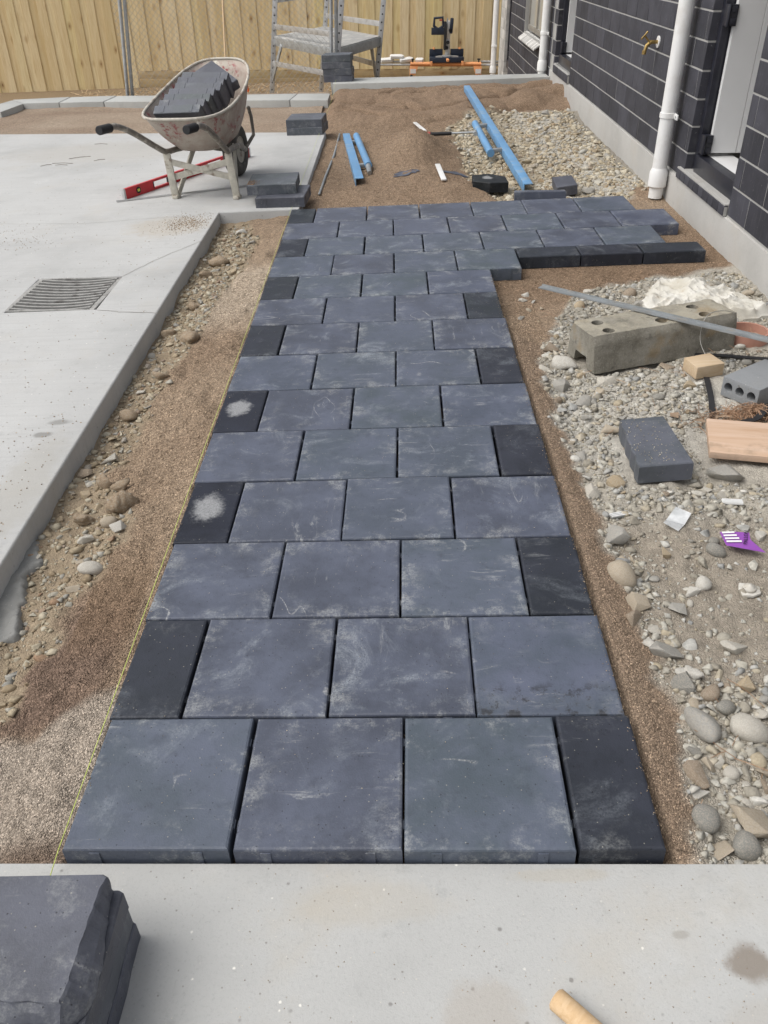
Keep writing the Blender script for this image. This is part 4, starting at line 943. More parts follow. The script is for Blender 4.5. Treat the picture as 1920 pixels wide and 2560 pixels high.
MB().tube([(.25, 0, .004), (.48, 0, .006)], .011, 10).build('shaft', M['steel'], hm_, 'auto')
hh_ = MB(); hh_.tube([(.495, -.085, .006), (.495, -.05, .006), (.495, .02, .006)], [.021, .017, .02], 12); hh_.tube([(.495, .02, .006), (.50, .07, .01), (.48, .12, -.004)], [.018, .013, .004], 8); hh_.build('head', M['steel'], hm_, 'auto')
M['scrap'] = simple('blue_black_plastic', (.075, .085, .115), .35, 0, .3, 12, .1)
for c, a, b, s_, lb in (((.92, 6.64), .12, .05, 31, 'left dark blue plastic scrap half buried in the sand'), ((1.36, 6.80), .10, .045, 32, 'right dark blue plastic scrap half buried by the short white stick')):
    po = blob(c, a, b, .1, s_, 28, .5); tag(MB().add([(x, y, onsand(x, y, .006)) for x, y in po]+[(x, y, onsand(x, y, .004)) for x, y in po], [tuple(range(28)), tuple(range(28, 56))[::-1]]+[(i_, 28+i_, 28+(i_+1) % 28, (i_+1) % 28) for i_ in range(28)]).build('plastic_scrap', M['scrap']), lb, 'plastic scrap')

# ---- things on the right-hand rubble
RS = thing('wheel_stop', 'weathered concrete wheel-stop block with round holes on the rubble', 'concrete block', (1.766, 2.596, -.075), math.atan2(.24, .759))
Lw, Wd, Hh = .80, .285, .182
prof = [(0, 0), (.075, 0), (.085, .055), (.20, .055), (.21, 0), (.285, 0), (.268, Hh-.035), (.248, Hh), (.037, Hh), (.017, Hh-.035)]
n = len(prof); m_ = MB()
NS = 46; den = []
for i_ in range(n):
    p_, q_ = prof[i_], prof[(i_+1) % n]; kk = max(1, int(math.dist(p_, q_)/.014))
    den += [(p_[0]+(q_[0]-p_[0])*j/kk, p_[1]+(q_[1]-p_[1])*j/kk) for j in range(kk)]
nd = len(den); cyz = (.1425, .09); VV = []
for k in range(NS+1):
    x_ = Lw*k/NS; endq = min(1, min(k, NS-k)/1.5)
    for (y_, z_) in den:
        q = .94+.06*endq; y2, z2 = cyz[0]+(y_-cyz[0])*q, z_ if z_ < .01 else z_*(.97+.03*endq)
        d_ = float(fbm(np.array(x_*22+y_*9), np.array(y_*25+z_*27), 4, 81))*.006; dirn = Vector((0, y_-cyz[0], z_-cyz[1])); dirn = dirn.normalized() if dirn.length > 1e-6 else dirn
        VV.append((x_, y2+dirn.y*d_, z2+dirn.z*d_))
m_.add(VV, [tuple(range(nd))[::-1], tuple(NS*nd+i_ for i_ in range(nd))]+[(k*nd+i_, k*nd+(i_+1) % nd, (k+1)*nd+(i_+1) % nd, (k+1)*nd+i_) for k in range(NS) for i_ in range(nd)])
body = m_.build('body', M['wheelstop'], RS, 'auto')
cu = MB()
for hx_, hy_ in ((.10, .075), (.10, .185), (.40, .09), (.64, .075), (.64, .185)): cu.tube([(hx_, hy_, .10), (hx_, hy_, .3)], .030, 18)
cuo = cu.build('cutter', None, RS); bo = body.modifiers.new('b', 'BOOLEAN'); bo.object = cuo; bo.solver = 'EXACT'
bpy.context.view_layer.update(); dg = bpy.context.evaluated_depsgraph_get()
nme = bpy.data.meshes.new_from_object(body.evaluated_get(dg)); body.modifiers.clear(); body.data = nme; bpy.data.objects.remove(cuo)
nme.shade_smooth(); nme.set_sharp_from_angle(angle=R(35))
a, b = Vector((1.601, 3.322, .1125)), Vector((2.80, 2.25, .1125)); an, L_ = along(a, b)
sp_ = thing('metal_strip', 'long flat grey metal strip lying across the concrete block', 'metal strip', a, an); MB().box((0, -.021, 0), (L_, .021, .005)).build('blade', M['strip'], sp_); MB().box((0, .0165, .0052), (L_, .021, .013)).build('folded_lip', M['strip'], sp_)
# sack
NU, NV = 220, 70
T_, Q_ = np.meshgrid(np.linspace(0, 2*math.pi, NU, endpoint=False), np.linspace(0, 1, NV+1))
lob = 1+.11*np.sin(3*T_+.6)+.07*np.sin(5*T_+2)+.035*np.sin(11*T_)+.02*np.sin(23*T_+1)
r_ = (1-Q_)*lob; x_, y_ = .335*r_*np.cos(T_), .27*r_*np.sin(T_); X_ = x_*math.cos(-.55)-y_*math.sin(-.55); Y_ = x_*math.sin(-.55)+y_*math.cos(-.55)
wx, wy = X_+.06*fbm(X_*5, Y_*5, 3, 90), Y_+.06*fbm(X_*5+9, Y_*5+4, 3, 91)
def ridge(a, b, k, sd): return 1-np.abs(2*vnoise(a*k, b*k, sd)-1)
cre = .026*ridge(wx+.6*wy, wy*.6, 7, 92)**1.5+.030*ridge(wx*.7, wy-.7*wx, 12, 93)**2+.018*ridge(wx+.5*wy, wy, 24, 94)**2+.008*ridge(wx, wy, 50, 96)
z_ = .005+.8*np.minimum(1, Q_*9)*(.002+.018*np.sin(np.minimum(1, Q_*1.5)*1.57)+cre+  .05*np.exp(-((X_-.02)**2+(Y_-.17)**2)/.010)+.02*fbm(X_*4, Y_*4, 2, 95))
V = np.stack([2.53+X_, 3.44+Y_, np.maximum(-.064, -.072+z_)], -1).reshape(-1, 3).tolist(); F = []
for j in range(NV):
    for i_ in range(NU): F.append((j*NU+i_, j*NU+(i_+1) % NU, (j+1)*NU+(i_+1) % NU, (j+1)*NU+i_))
V += [(x, y, -.085) for x, y, z in V[:NU]]; b0 = (NV+1)*NU
F += [((i_+1) % NU, i_, b0+i_, b0+(i_+1) % NU) for i_ in range(NU)]
m_ = MB(); m_.v = [Vector(v) for v in V]; m_.f = F; sk = m_.build('sack', M['sack'], smooth='auto'); tag(sk, 'crumpled dirty white sack behind the concrete block', 'sack'); sk.data.update()
# terracotta ring
rg_ = MB().lathe([(.10, 0), (.112, 0), (.112, .05), (.10, .05), (.10, 0)], 40, (2.62, 2.955, -.075), False); tag(rg_.build('pipe_ring', M['terracotta'], smooth='auto'), 'terracotta-coloured plastic pipe ring behind the end of the concrete block', 'pipe ring')
# timber bits
wk = MB().prism([(0, 0), (.145, .03), (.12, .155), (-.02, .12)], 0, .062); wk_o = wk.build('wood_block', M['block'], bevel=.004, loc=(2.222, 2.485, -.068), rot=(0, 0, R(4))); tag(wk_o, 'short pale pine block lying in front of the concrete block', 'wood block')
bd = MB().box((0, 0, 0), (.9, .265, .03)); tag(bd.build('plank', M['board'], bevel=.004, loc=(2.055, 1.757, -.062), rot=(R(3), 0, R(-14))), 'pinkish timber plank at the right edge, below the dry grass heap', 'plank')
# cored brick with three holes in its end
hb = thing('cored_brick', 'grey cored brick with a row of round holes near the right edge', 'brick', (2.29, 2.335, -.075), R(34))
pr = MB(); W_, H_ = .19, .095
def ringpoly(cx, cz, r_, n_=16): return [(cx+r_*math.cos(2*math.pi*k/n_), cz+r_*math.sin(2*math.pi*k/n_)) for k in range(n_)]
bk = MB().box((0, -W_, 0), (.30, 0, H_)).build('body', M['hollow'], hb, bevel=.005)
cu = MB()
for k in range(3): cu.tube([(-.05, -.035-.06*k, .05), (.25, -.035-.06*k, .05)], .022, 16)
cuo = cu.build('cutter', None, hb); bo = bk.modifiers.new('b', 'BOOLEAN'); bo.object = cuo; bo.solver = 'EXACT'
bpy.context.view_layer.update(); dg = bpy.context.evaluated_depsgraph_get(); nme = bpy.data.meshes.new_from_object(bk.evaluated_get(dg)); bk.modifiers.clear(); bk.data = nme; bpy.data.objects.remove(cuo)
# straps
def strap(pts, w_, label, zoff=.012):
    P_ = spline([(x, y, onsand(x, y, zoff)) for x, y in pts], 6); m_ = MB(); k = len(P_); q = []
    for i_, p in enumerate(P_):
        d = P_[min(i_+1, k-1)]-P_[max(i_-1, 0)]; nn = Vector((-d.y, d.x, 0)).normalized()*w_/2; q += [p-nn, p+nn, p+nn+Vector((0, 0, .004)), p-nn+Vector((0, 0, .004))]
    m_.add(q, [(a*4+b_, a*4+(b_+1) % 4, a*4+4+(b_+1) % 4, a*4+4+b_) for a in range(k-1) for b_ in range(4)]+[(3, 2, 1, 0), tuple(4*(k-1)+b_ for b_ in range(4))])
    return tag(m_.build('strap', M['black']), label, 'strap')
strap([(2.275, 2.49), (2.24, 2.31), (2.19, 2.12), (2.115, 1.9)], .026, 'black strap running from the pine block towards the plank')
strap([(2.30, 2.76), (2.432, 2.70), (2.66, 2.66), (2.9, 2.63)], .03, 'black strap running from the concrete block to the right edge')
strap([(2.26, 1.975), (2.33, 2.01), (2.41, 2.09), (2.5, 2.15)], .028, 'short black strap across the dry grass heap', .05)
# plastic film, wrapper, small litter
def sheet(name, pts, mat, z, label, cat, th=.0015, fold=None):
    n = len(pts); m_ = MB(); m_.add([(x, y, z+dz) for x, y, dz in pts]+[(x, y, z+dz-th) for x, y, dz in pts], [tuple(range(n)), tuple(range(n, 2*n))[::-1]]+[(i_, n+i_, n+(i_+1) % n, (i_+1) % n) for i_ in range(n)])
    return tag(m_.build(name, mat), label, cat)
pf = MB(); pa = [(1.747, 1.297), (1.770, 1.345), (1.822, 1.402), (1.864, 1.353), (1.826, 1.305), (1.79, 1.256)]
pf.add([(1.747, 1.297, -.045), (1.772, 1.342, -.066), (1.822, 1.402, -.05), (1.864, 1.353, -.048), (1.828, 1.306, -.064), (1.79, 1.256, -.055)], [(0, 1, 4, 5), (1, 2, 3, 4)])
po = pf.build('plastic_film', M['film']); so3 = po.modifiers.new('s', 'SOLIDIFY'); so3.thickness = .001; tag(po, 'clear folded square of plastic film on the bare soil', 'plastic film')
pw = thing('wrapper', 'torn purple printed wrapper with white bars on the soil', 'wrapper', (1.985, 1.185, -.058), R(-12))
MB().add([(-.065, .045, .004), (-.05, -.03, .002), (.075, -.05, .001), (.03, .0, .014), (.03, .04, .016), (-.015, .045, .011)], [(0, 1, 2, 3, 4, 5)]).build('film', M['purple'], pw)
bars = MB()
for k in range(4): bars.bar((-.058+.003*k, .038-.017*k, .0075), (-.018+.006*k, .040-.017*k, .0125), .009, .0012)
bars.build('white_bars', M['white'], pw)
fc = bpy.data.curves.new('lettering', 'FONT'); fc.body = 'PALLON'; fc.size = .019; fc.extrude = .0004
fo = bpy.data.objects.new('tmp', fc); COL.objects.link(fo); bpy.context.view_layer.update()
fme = bpy.data.meshes.new_from_object(fo.evaluated_get(bpy.context.evaluated_depsgraph_get())); bpy.data.objects.remove(fo); fme.materials.append(M['ink'])
link('lettering', fme, None, pw, (.016, -.028, .0125), (R(-4), R(-8), R(82)))
for c, rz, lb in (((1.616, 1.393), .25, 'flat grey plastic packer on the soil near the sand edge'), ((2.047, 1.447), -.15, 'white slotted plastic packer lying among stones below the plank')):
    t = thing('plastic_packer', lb, 'plastic packer', (*c, onsand(*c, .006)), rz); MB().box((-.037, -.013, 0), (.037, .013, .006)).build('base', M['strip'] if c[0] < 1.8 else M['white'], t)
    for s in (-1, 0, 1): MB().box((-.036, s*.009-.0022, .0062), (.036, s*.009+.0022, .010)).build('rib', M['white'], t)

# ---- stones
def stone_dir(rg, n=11, soft=14, flat=.62):
    """convex faceted or rounded stone: soft minimum of random planes"""
    nrm = rg.normal(size=(n, 3)); nrm /= np.linalg.norm(nrm, axis=1)[:, None]; h = rg.uniform(.62, 1.0, n)
    def f(D):
        d = np.maximum(D @ nrm.T, 1e-3)/h; return (np.sum(d**soft, axis=1))**(-1/soft)
    return f
def ico(sub):
    bm = bmesh.new(); bmesh.ops.create_icosphere(bm, subdivisions=sub, radius=1); V = np.array([v.co[:] for v in bm.verts]); F = np.array([[v.index for v in f.verts] for f in bm.faces]); bm.free(); return V, F
I3, I2, I1 = ico(4), ico(3), ico(1)
def stone_mesh(name, seed, kind='a', sub=I2):
    rg = np.random.default_rng(seed); V, F = sub
    if kind == 'a':   # split rock: hull of a few points, arrises knocked off
        bm = bmesh.new()
        for p in rg.normal(size=(int(rg.integers(9, 14)), 3)): bm.verts.new(p/np.linalg.norm(p)*rg.uniform(.78, 1.1))
        bmesh.ops.convex_hull(bm, input=bm.verts); bmesh.ops.delete(bm, geom=[v for v in bm.verts if not v.link_faces], context='VERTS')
        bmesh.ops.dissolve_limit(bm, angle_limit=R(14), verts=bm.verts, edges=bm.edges)
        bmesh.ops.bevel(bm, geom=list(bm.edges), offset=.055, segments=2, profile=.6, affect='EDGES', clamp_overlap=True)
        bmesh.ops.triangulate(bm, faces=bm.faces)
        if len(V) > 300: bmesh.ops.subdivide_edges(bm, edges=bm.edges, cuts=1, use_grid_fill=True)
        bmesh.ops.triangulate(bm, faces=bm.faces); bm.verts.index_update()
        P_ = np.array([v.co[:] for v in bm.verts]); F = np.array([[v.index for v in f.verts] for f in bm.faces]); bm.free()
        nn = fbm(P_[:, 0]*3+P_[:, 2]*2+seed, P_[:, 1]*3-P_[:, 2]*2, 3, seed % 89); P_ = P_*(1+.05*nn[:, None]); P_ /= np.abs(P_).max(axis=0)
        me = npmesh(name, P_, F, True); me.set_sharp_from_angle(angle=R(28)); return me
    if kind == 'r': f = stone_dir(rg, 40, 3.2); amp = .045
    elif kind == 'c': f = stone_dir(rg, 12, 5); amp = .16
    else: f = stone_dir(rg, rg.integers(7, 11), 70); amp = .07
    r_ = f(V); P_ = V*r_[:, None]; ph = rg.uniform(0, 50, 3)
    nn = fbm(P_[:, 0]*2.2+ph[0]+P_[:, 2]*1.3, P_[:, 1]*2.2+ph[1]-P_[:, 2]*1.7, 4, seed % 97); P_ = P_*(1+amp*nn[:, None]*2)
    P_ /= np.abs(P_).max(axis=0)
    me = npmesh(name, P_, F, True)
    if kind == 'a': me.set_sharp_from_angle(angle=R(24))
    return me
UNIQ = [  # x, y, width, depth/height, kind, tone, label
 (1.612,.387,.082,.125,'r','grey','big smooth grey oval boulder, largest in the near right rubble'),
 (1.732,.367,.085,.09,'r','pale','rounded pale grey boulder near the right edge beside the biggest one'),
 (1.623,.084,.105,.08,'a','tan','flat tan slab-like stone in the bottom right rubble corner'),
 (1.524,.091,.058,.062,'r','dark','round dark grey stone at the sand edge near the slab'),
 (1.602,.022,.066,.06,'r','dark','round blue-grey stone touching the slab at the lower right'),
 (1.534,.013,.062,.036,'a','tan','flat tan stone against the slab beside the paver corner'),
 (1.582,.67,.10,.07,'a','grey','wedge-shaped grey-tan slab of rock at the sand edge'),
 (1.552,.715,.035,.045,'a','white','small white stone tip leaning on the wedge-shaped rock'),
 (1.548,1.028,.08,.11,'r','tan','orange-tan rounded boulder half covered by the sand edge'),
 (1.557,.894,.07,.075,'a','tan','tan angular rock just below the orange-tan boulder'),
 (1.534,.813,.055,.06,'a','brown','brown rock at the sand edge above the wedge-shaped slab'),
 (1.566,1.27,.09,.085,'a','grey','pointed grey-green rock beside the bare soil'),
 (1.54,1.545,.05,.065,'a','pale','upright pale stone at the sand edge left of the broken paver'),
 (1.635,.578,.075,.055,'c','white','knobbly white stone lying on dark soil'),
 (1.791,.689,.08,.06,'a','pale','pale faceted rock on bare soil near the right edge'),
 (1.783,.538,.056,.048,'a','ochre','yellow-ochre faceted stone near the right edge'),
 (1.754,.948,.05,.04,'a','white','left of two whitish stones in the middle of the bare soil'),
 (1.801,.988,.046,.05,'r','white','right of two whitish stones in the middle of the bare soil'),
 (1.718,1.15,.047,.048,'a','ochre','squarish ochre stone alone on the bare soil'),
 (1.892,1.152,.06,.05,'r','dark','smooth dark oval pebble left of the purple wrapper'),
 (1.906,1.216,.038,.03,'r','dark','small dark pebble above the smooth oval one'),
 (1.581,.777,.037,.04,'a','pale','small pale stone between the brown rock and bare soil'),
 (1.547,.228,.047,.075,'a','brown','long brown flat stone at the sand edge below the big boulder'),
 (1.583,.258,.037,.042,'a','tan','tan stone right of the long brown flat one'),
 (1.538,.171,.045,.03,'a','white','small white stone below the long brown flat one'),
 (1.67,.50,.05,.05,'r','brown','round reddish-brown stone under the knobbly white one'),
 (1.70,.46,.052,.045,'r','dark','dark rounded cobble beside the reddish-brown stone'),
 (1.60,.53,.055,.07,'a','dark','dark striped slab stone left of the knobbly white one'),
 (1.647,2.718,.115,.095,'c','white','ragged white lump of rock at the end of the concrete block'),
 (1.608,2.906,.078,.08,'a','brown','brown rock at the sand edge by the end of the concrete block'),
 (2.223,3.51,.085,.085,'a','grey','grey-tan wedge rock behind the metal strip beside the sack'),
 (2.211,3.717,.072,.062,'r','brown','round brown cobble among stones left of the sack'),
 (2.416,3.795,.078,.06,'r','brown','round brown cobble behind the sack at the sand edge'),
 (1.594,2.479,.085,.075,'a','grey','grey angular rock below the end of the concrete block'),
 (1.819,2.515,.095,.06,'a','pale','pale flat rock against the front of the concrete block'),
 (2.096,1.644,.12,.09,'a','grey','grey broken concrete lump under the plank end'),
 (1.968,3.744,.058,.045,'a','pale','pale stone at the sand edge above the metal strip end'),
 (1.724,2.046,.078,.06,'a','tan','tan flat rock above the dark broken paver'),
 (1.661,2.301,.075,.055,'a','grey','grey flat rock in the pale rubble near the sand edge'),
 (-.287,1.539,.11,.11,'c','clod','right of two large brown earth clods in the left trench'),
 (-.413,1.467,.135,.09,'c','clod','left of two large brown earth clods in the left trench'),
 (-.308,1.432,.055,.05,'r','tan','round tan stone below the two earth clods'),
 (-.253,1.391,.057,.062,'a','white','white angular stone right of the round tan one in the trench'),
 (-.285,1.157,.08,.055,'r','pale','pale pinkish oval stone in the left trench'),
 (-.332,1.071,.05,.034,'a','tan','flat tan stone below the pale oval one in the trench'),
 (-.42,1.726,.092,.075,'c','clod','brown clod against the driveway edge above the paired clods'),
 (-.469,1.679,.043,.05,'a','ochre','small ochre stone tucked under the driveway edge'),
 (-.406,4.548,.135,.10,'c','clod','tan earth clod near the far end of the left trench'),
 (-.336,3.207,.128,.11,'c','clod','lone brown clod halfway along the left trench'),
 (-.458,1.976,.076,.055,'a','pale','pale flat stone near the driveway edge'),
 (-.524,1.843,.054,.05,'a','brown','red-brown stone touching the driveway edge'),
 (-.369,5.313,.062,.08,'a','white','whitish stone in the far corner of the left trench'),
 (-.28,4.35,.072,.05,'a','ochre','ochre stone right of the tan clod in the far trench'),
 (-.449,4.317,.096,.055,'c','clod','flat brown clod against the driveway edge in the far trench'),
 (-.47,2.35,.075,.06,'c','clod','small brown clod against the driveway edge below the lone one'),
 (-.40,2.75,.085,.065,'c','clod','brown clod in the trench midway to the lone one'),
 (-.50,3.35,.08,.07,'c','clod','brown clod tucked under the driveway edge level with the lone one'),
 (-.44,3.8,.10,.07,'c','clod','broad brown clod between the lone one and the far tan one'),
 (-.33,1.68,.07,.06,'c','clod','small brown clod right of the clod above the pair'),
 (-.36,1.33,.06,.05,'a','pale','pale angular stone under the left of the paired clods'),
 (2.622,7.092,.088,.08,'a','tan','squarish tan rock alone on the pale rubble near the house'),
 (2.876,9.857,.10,.09,'a','brown','brown rock where the sand mound meets the house plinth'),
 (2.612,9.562,.10,.09,'a','grey','grey rock at the foot of the sand mound'),
 (2.429,8.939,.10,.06,'a','white','white flat piece on the rubble beyond the blue screed'),
 (2.224,7.436,.066,.07,'a','ochre','ochre rock on the rubble right of the blue screed'),
 (2.429,6.075,.11,.09,'a','grey','grey rock behind the back row near the downpipe')]
UXY = []
for k, (x, y, w_, h_, kd, tone, lb) in enumerate(UNIQ):
    me = stone_mesh('stone', 100+k, kd, I3 if w_ > .07 and y < 2 else I2); me.materials.append(M['s_'+tone])
    hz = min(w_, h_)*(.34 if kd == 'a' else .40)
    o = link('stone', me, None, None, (x, y, gz(x, y)+hz*.5), (random.gauss(0, .15), random.gauss(0, .15), random.uniform(-.5, .5))); o.scale = (w_*.60, h_*.60, hz*1.25)
    tag(o, lb, 'clod' if kd == 'c' and tone == 'clod' else 'stone'); UXY.append((x, y, max(w_, h_)*.5))
# pale rosette lump of set cement
rz_ = thing('cement_lump', 'pale cement blob with a coiled centre on the soil near the right edge', 'cement lump', (1.934, .949, gz(1.934, .949)+.002), .3)
MB().prism([(.036*math.cos(t)*q, .036*math.sin(t)*q) for t, q in zip(np.linspace(0, 6.28, 8)[:-1], (1.1, .85, 1.15, .9, 1.1, .95, 1.05))], 0, .010).build('skirt', M['s_white'], rz_, bevel=.003)
MB().lathe([(.022, .0105), (.02, .02), (.014, .019), (.012, .026), (.006, .025), (.003, .03)], 20).build('coil', M['s_white'], rz_, True)

BLOCK = [(1.70, 1.58, 1.95, 2.0), (2.03, 1.6, 3.1, 2.0), (2.2, 2.47, 2.4, 2.65), (2.25, 2.2, 2.6, 2.5), (1.74, 1.25, 1.87, 1.41), (1.91, 1.11, 2.07, 1.25)]
def blocked(x, y, r_=0):
    # wheel stop footprint
    dx, dy = x-1.766, y-2.596; c, s = math.cos(.306), math.sin(.306); lx, ly = dx*c+dy*s, -dx*s+dy*c
    if -.01 < lx < .81 and -.01 < ly < .295: return True
    if ((x-2.53)/.33)**2+((y-3.44)/.29)**2 < 1: return True
    if abs(math.hypot(x-2.62, y-2.955)-.105) < .03: return True
    return any(a-r_ < x < c_+r_ and b-r_ < y < d-r_*-1 for a, b, c_, d in BLOCK)
PROTO = {k: [] for k in STONE}
for k in STONE:
    if k in ('clod',): continue
    for s in range(4):
        me = stone_mesh('stone', 500+hash(k) % 7*0+s*13+len(k)*31+ord(k[0]), 'r' if s == 3 else 'a', ico(3)); me.materials.append(M['s_'+k]); PROTO[k].append(me)
LM = {'right': [(1.9, 2.75, 'the holed concrete block'), (2.5, 3.45, 'the white sack'), (1.82, 1.79, 'the dark broken paver'), (2.25, 1.75, 'the pink plank'), (1.8, 1.33, 'the plastic film'), (1.98, 1.18, 'the purple wrapper'), (1.58, .67, 'the wedge-shaped slab of rock'),
  (1.61, .39, 'the biggest grey boulder'), (1.6, .05, 'the slab corner at the lower right'), (1.635, .578, 'the knobbly white stone'), (2.27, 2.5, 'the pine block'), (2.35, 2.25, 'the cored brick'), (1.55, 1.03, 'the orange-tan boulder'), (1.6, 2.45, 'the sand edge below the concrete block'), (1.57, 1.6, 'the upright pale stone at the sand edge'), (2.05, 3.6, 'the sand edge left of the sack'), (1.8, .7, 'the pale faceted rock at the right edge'), (1.75, 2.2, 'the pale chips above the broken paver')],
 'left': [(-.35, 1.5, 'the paired earth clods'), (-.29, 1.15, 'the pale oval trench stone'), (-.34, 3.2, 'the lone brown clod of the trench'), (-.4, 4.5, 'the tan clod of the far trench'), (-.38, 5.3, 'the far corner of the trench'), (-.45, .8, 'the concrete haunch'), (-.47, 2.0, 'the pale flat stone by the driveway edge'), (-.45, 2.6, 'the middle stretch of the driveway edge')],
 'far': [(1.85, 6.5, 'the near end of the long blue screed'), (1.8, 8.0, 'the middle of the long blue screed'), (1.8, 9.4, 'the far end of the long blue screed'), (2.62, 7.1, 'the squarish tan rock on the rubble'), (2.8, 6.2, 'the foot of the near downpipe'), (2.8, 8.2, 'the plinth under the garden tap'), (2.7, 9.5, 'the foot of the sand mound'), (2.3, 8.7, 'the white flat piece on the rubble')]}
seen = set(UNIQ[k][6] for k in range(len(UNIQ)))
def medium(zone, n, sampler, s0, s1, tones):
    placed = []; tries = 0
    while len(placed) < n and tries < n*80:
        tries += 1; x, y = sampler(); r_ = random.triangular(s0, s1, s0*1.1)
        if blocked(x, y, .012) or any((x-a)**2+(y-b)**2 < (c+r_*.5)**2*.8 for a, b, c in UXY): continue
        if any((x-a)**2+(y-b)**2 < ((c+r_)*.46)**2 for a, b, c in placed): continue
        placed.append((x, y, r_)); tn = random.choice(tones); hz = r_*random.uniform(.24, .40); ip = random.randrange(4)
        o = link('stone', PROTO[tn][ip], None, None, (x, y, gz(x, y)+hz*.3), (random.gauss(0, .25), random.gauss(0, .25), random.uniform(0, 6.28)))
        o.scale = (r_*.56, r_*random.uniform(.34, .52), hz)
        lm = min(LM[zone], key=lambda l: (l[0]-x)**2+((l[1]-y)*.8)**2)[2]
        big = 'tiny' if r_ < s0+(s1-s0)*.25 else 'small' if r_ < s0+(s1-s0)*.5 else 'fist-sized'
        tag(o, big+' '+('rounded' if ip == 3 else 'angular')+' '+{'dark': 'dark grey'}.get(tn, tn)+' stone near '+lm, 'stone', tn+' stones near '+lm)
def s_right():
    while True:
        y = random.uniform(.0, 3.75) if random.random() < .72 else random.uniform(0, .62); x = random.uniform(1.5, 2.85)
        if y < 3.3 and x < sand_right(y)+.02: continue
        if x > 1.7 and y > sand_side(x)-.02: continue
        if x > 1.69+.36*y: continue
        if .55 < y < 1.45 and x > 1.62 and random.random() < .8: continue
        return x, y
def s_left():
    while True:
        y = random.uniform(.45, 5.5); x = random.uniform(-.54, -.2)
        if x > sand_left(y)-.01: continue
        return x, y
def s_far():
    while True:
        y = random.uniform(5.75, 9.8); x = random.uniform(1.5, 2.92)
        if x < gravel_far(y)+.05 or (y < 6.3 and x < 2.3) or y > 9.75-.22*max(0, 2.3-x): continue
        return x, y
medium('right', 150, s_right, .022, .08, ['tan', 'pale', 'pale', 'grey', 'grey', 'white', 'brown', 'dark', 'ochre', 'tan'])
medium('left', 38, s_left, .022, .055, ['tan', 'pale', 'tan', 'grey', 'ochre', 'brown'])
medium('far', 52, s_far, .035, .085, ['tan', 'pale', 'tan', 'grey', 'ochre', 'brown', 'grey'])
# fine rubble: thousands of chips, joined
HV = []
rgp = np.random.default_rng(77)
for k in range(16):
    bm = bmesh.new()
    for p in rgp.normal(size=(10, 3)): bm.verts.new(p/np.linalg.norm(p)*rgp.uniform(.72, 1.15)*np.array([1, .85, .5]))
    r_ = bmesh.ops.convex_hull(bm, input=bm.verts); bmesh.ops.triangulate(bm, faces=bm.faces); bm.verts.index_update()
    loose = [v for v in bm.verts if not v.link_faces]; bmesh.ops.delete(bm, geom=loose, context='VERTS'); bm.verts.index_update()
    HV.append((np.array([v.co[:] for v in bm.verts]), np.array([[v.index for v in f.verts] for f in bm.faces]))); bm.free()
def chips(name, X, Y, S, mat, label, cat, sink=.12, cols=None, tri=HV, z=None):
    n = len(X); Zg = gh(X, Y) if z is None else z; a = RNG.uniform(0, 6.283, n); b = RNG.normal(0, .35, n); pick = RNG.integers(0, len(tri), n)
    VV, FF, CC, base = [], [], [], 0
    for k, (pv, pf_) in enumerate(tri):
        m_ = np.where(pick == k)[0]
        if not len(m_): continue
        ca_, sa_ = np.cos(a[m_]), np.sin(a[m_]); cb, sb = np.cos(b[m_]), np.sin(b[m_])
        P_ = pv[None]*S[m_, None, None]; x, y, z_ = P_[..., 0], P_[..., 1], P_[..., 2]
        y, z_ = y*cb[:, None]-z_*sb[:, None], y*sb[:, None]+z_*cb[:, None]; x, y = x*ca_[:, None]-y*sa_[:, None], x*sa_[:, None]+y*ca_[:, None]
        x = x+X[m_, None]; y = y+Y[m_, None]; z_ = z_+Zg[m_, None]+S[m_, None]*sink
        V = np.stack([x, y, z_], -1).reshape(-1, 3); nv = pv.shape[0]; off = base+np.arange(len(m_))[:, None, None]*nv
        FF.append((pf_[None]+off).reshape(-1, 3)); VV.append(V); base += len(V)
        if cols is not None: CC.append(np.repeat(cols[m_], nv, axis=0))
    me = npmesh(name, np.concatenate(VV), np.concatenate(FF))
    if cols is not None:
        c = np.concatenate(CC); c = np.concatenate([c, np.ones((len(c), 1))], 1).astype(np.float32); me.color_attributes.new('Col', 'FLOAT_COLOR', 'POINT').data.foreach_set('color', c.ravel())
    return tag(link(name, me, mat), label, cat, None, 'stuff')
def scat(n, x0, x1, y0, y1, keep, bias=1.0):
    X = RNG.uniform(x0, x1, n*3); Y = y0+(y1-y0)*RNG.uniform(0, 1, n*3)**bias; k = keep(X, Y); return X[k][:n], Y[k][:n]
def k_right(X, Y):
    s, gf = zones(X, Y); soil = sm(.5, .7, Y)*sm(1.5, 1.25, Y)*(X > 1.64)
    blk = np.array([blocked(a, b) for a, b in zip(X, Y)])
    return (X < 1.74+.38*Y) & (X < 2.93) & (Y < 3.95) & (RNG.uniform(size=len(X)) > s*1.3) & (RNG.uniform(size=len(X)) > soil*.78) & ~blk
X, Y = scat(15000, 1.45, 2.95, -.03, 4.1, k_right); S = RNG.gamma(1.1, .005, len(X))+.0018
S[:260] = RNG.uniform(.014, .026, 260)
chips('rubble', X, Y, np.minimum(S, .034), M['rub_r'], 'grey and tan rubble chips covering the ground right of the path', 'rubble')
def k_left(X, Y):
    s, gf = zones(X, Y); return (RNG.uniform(size=len(X)) > s*1.25) & (RNG.uniform(size=len(X)) > .45*sm(.35, .65, fbm(X*2, Y*2, 3, 50)*.5+.5))
X, Y = scat(4200, -.565, -.1, .2, 5.55, k_left); S = RNG.gamma(1.2, .0055, len(X))+.003
chips('trench_rubble', X, Y, np.minimum(S, .030), M['rub_l'], 'tan stone chips lining the trench beside the driveway', 'rubble')
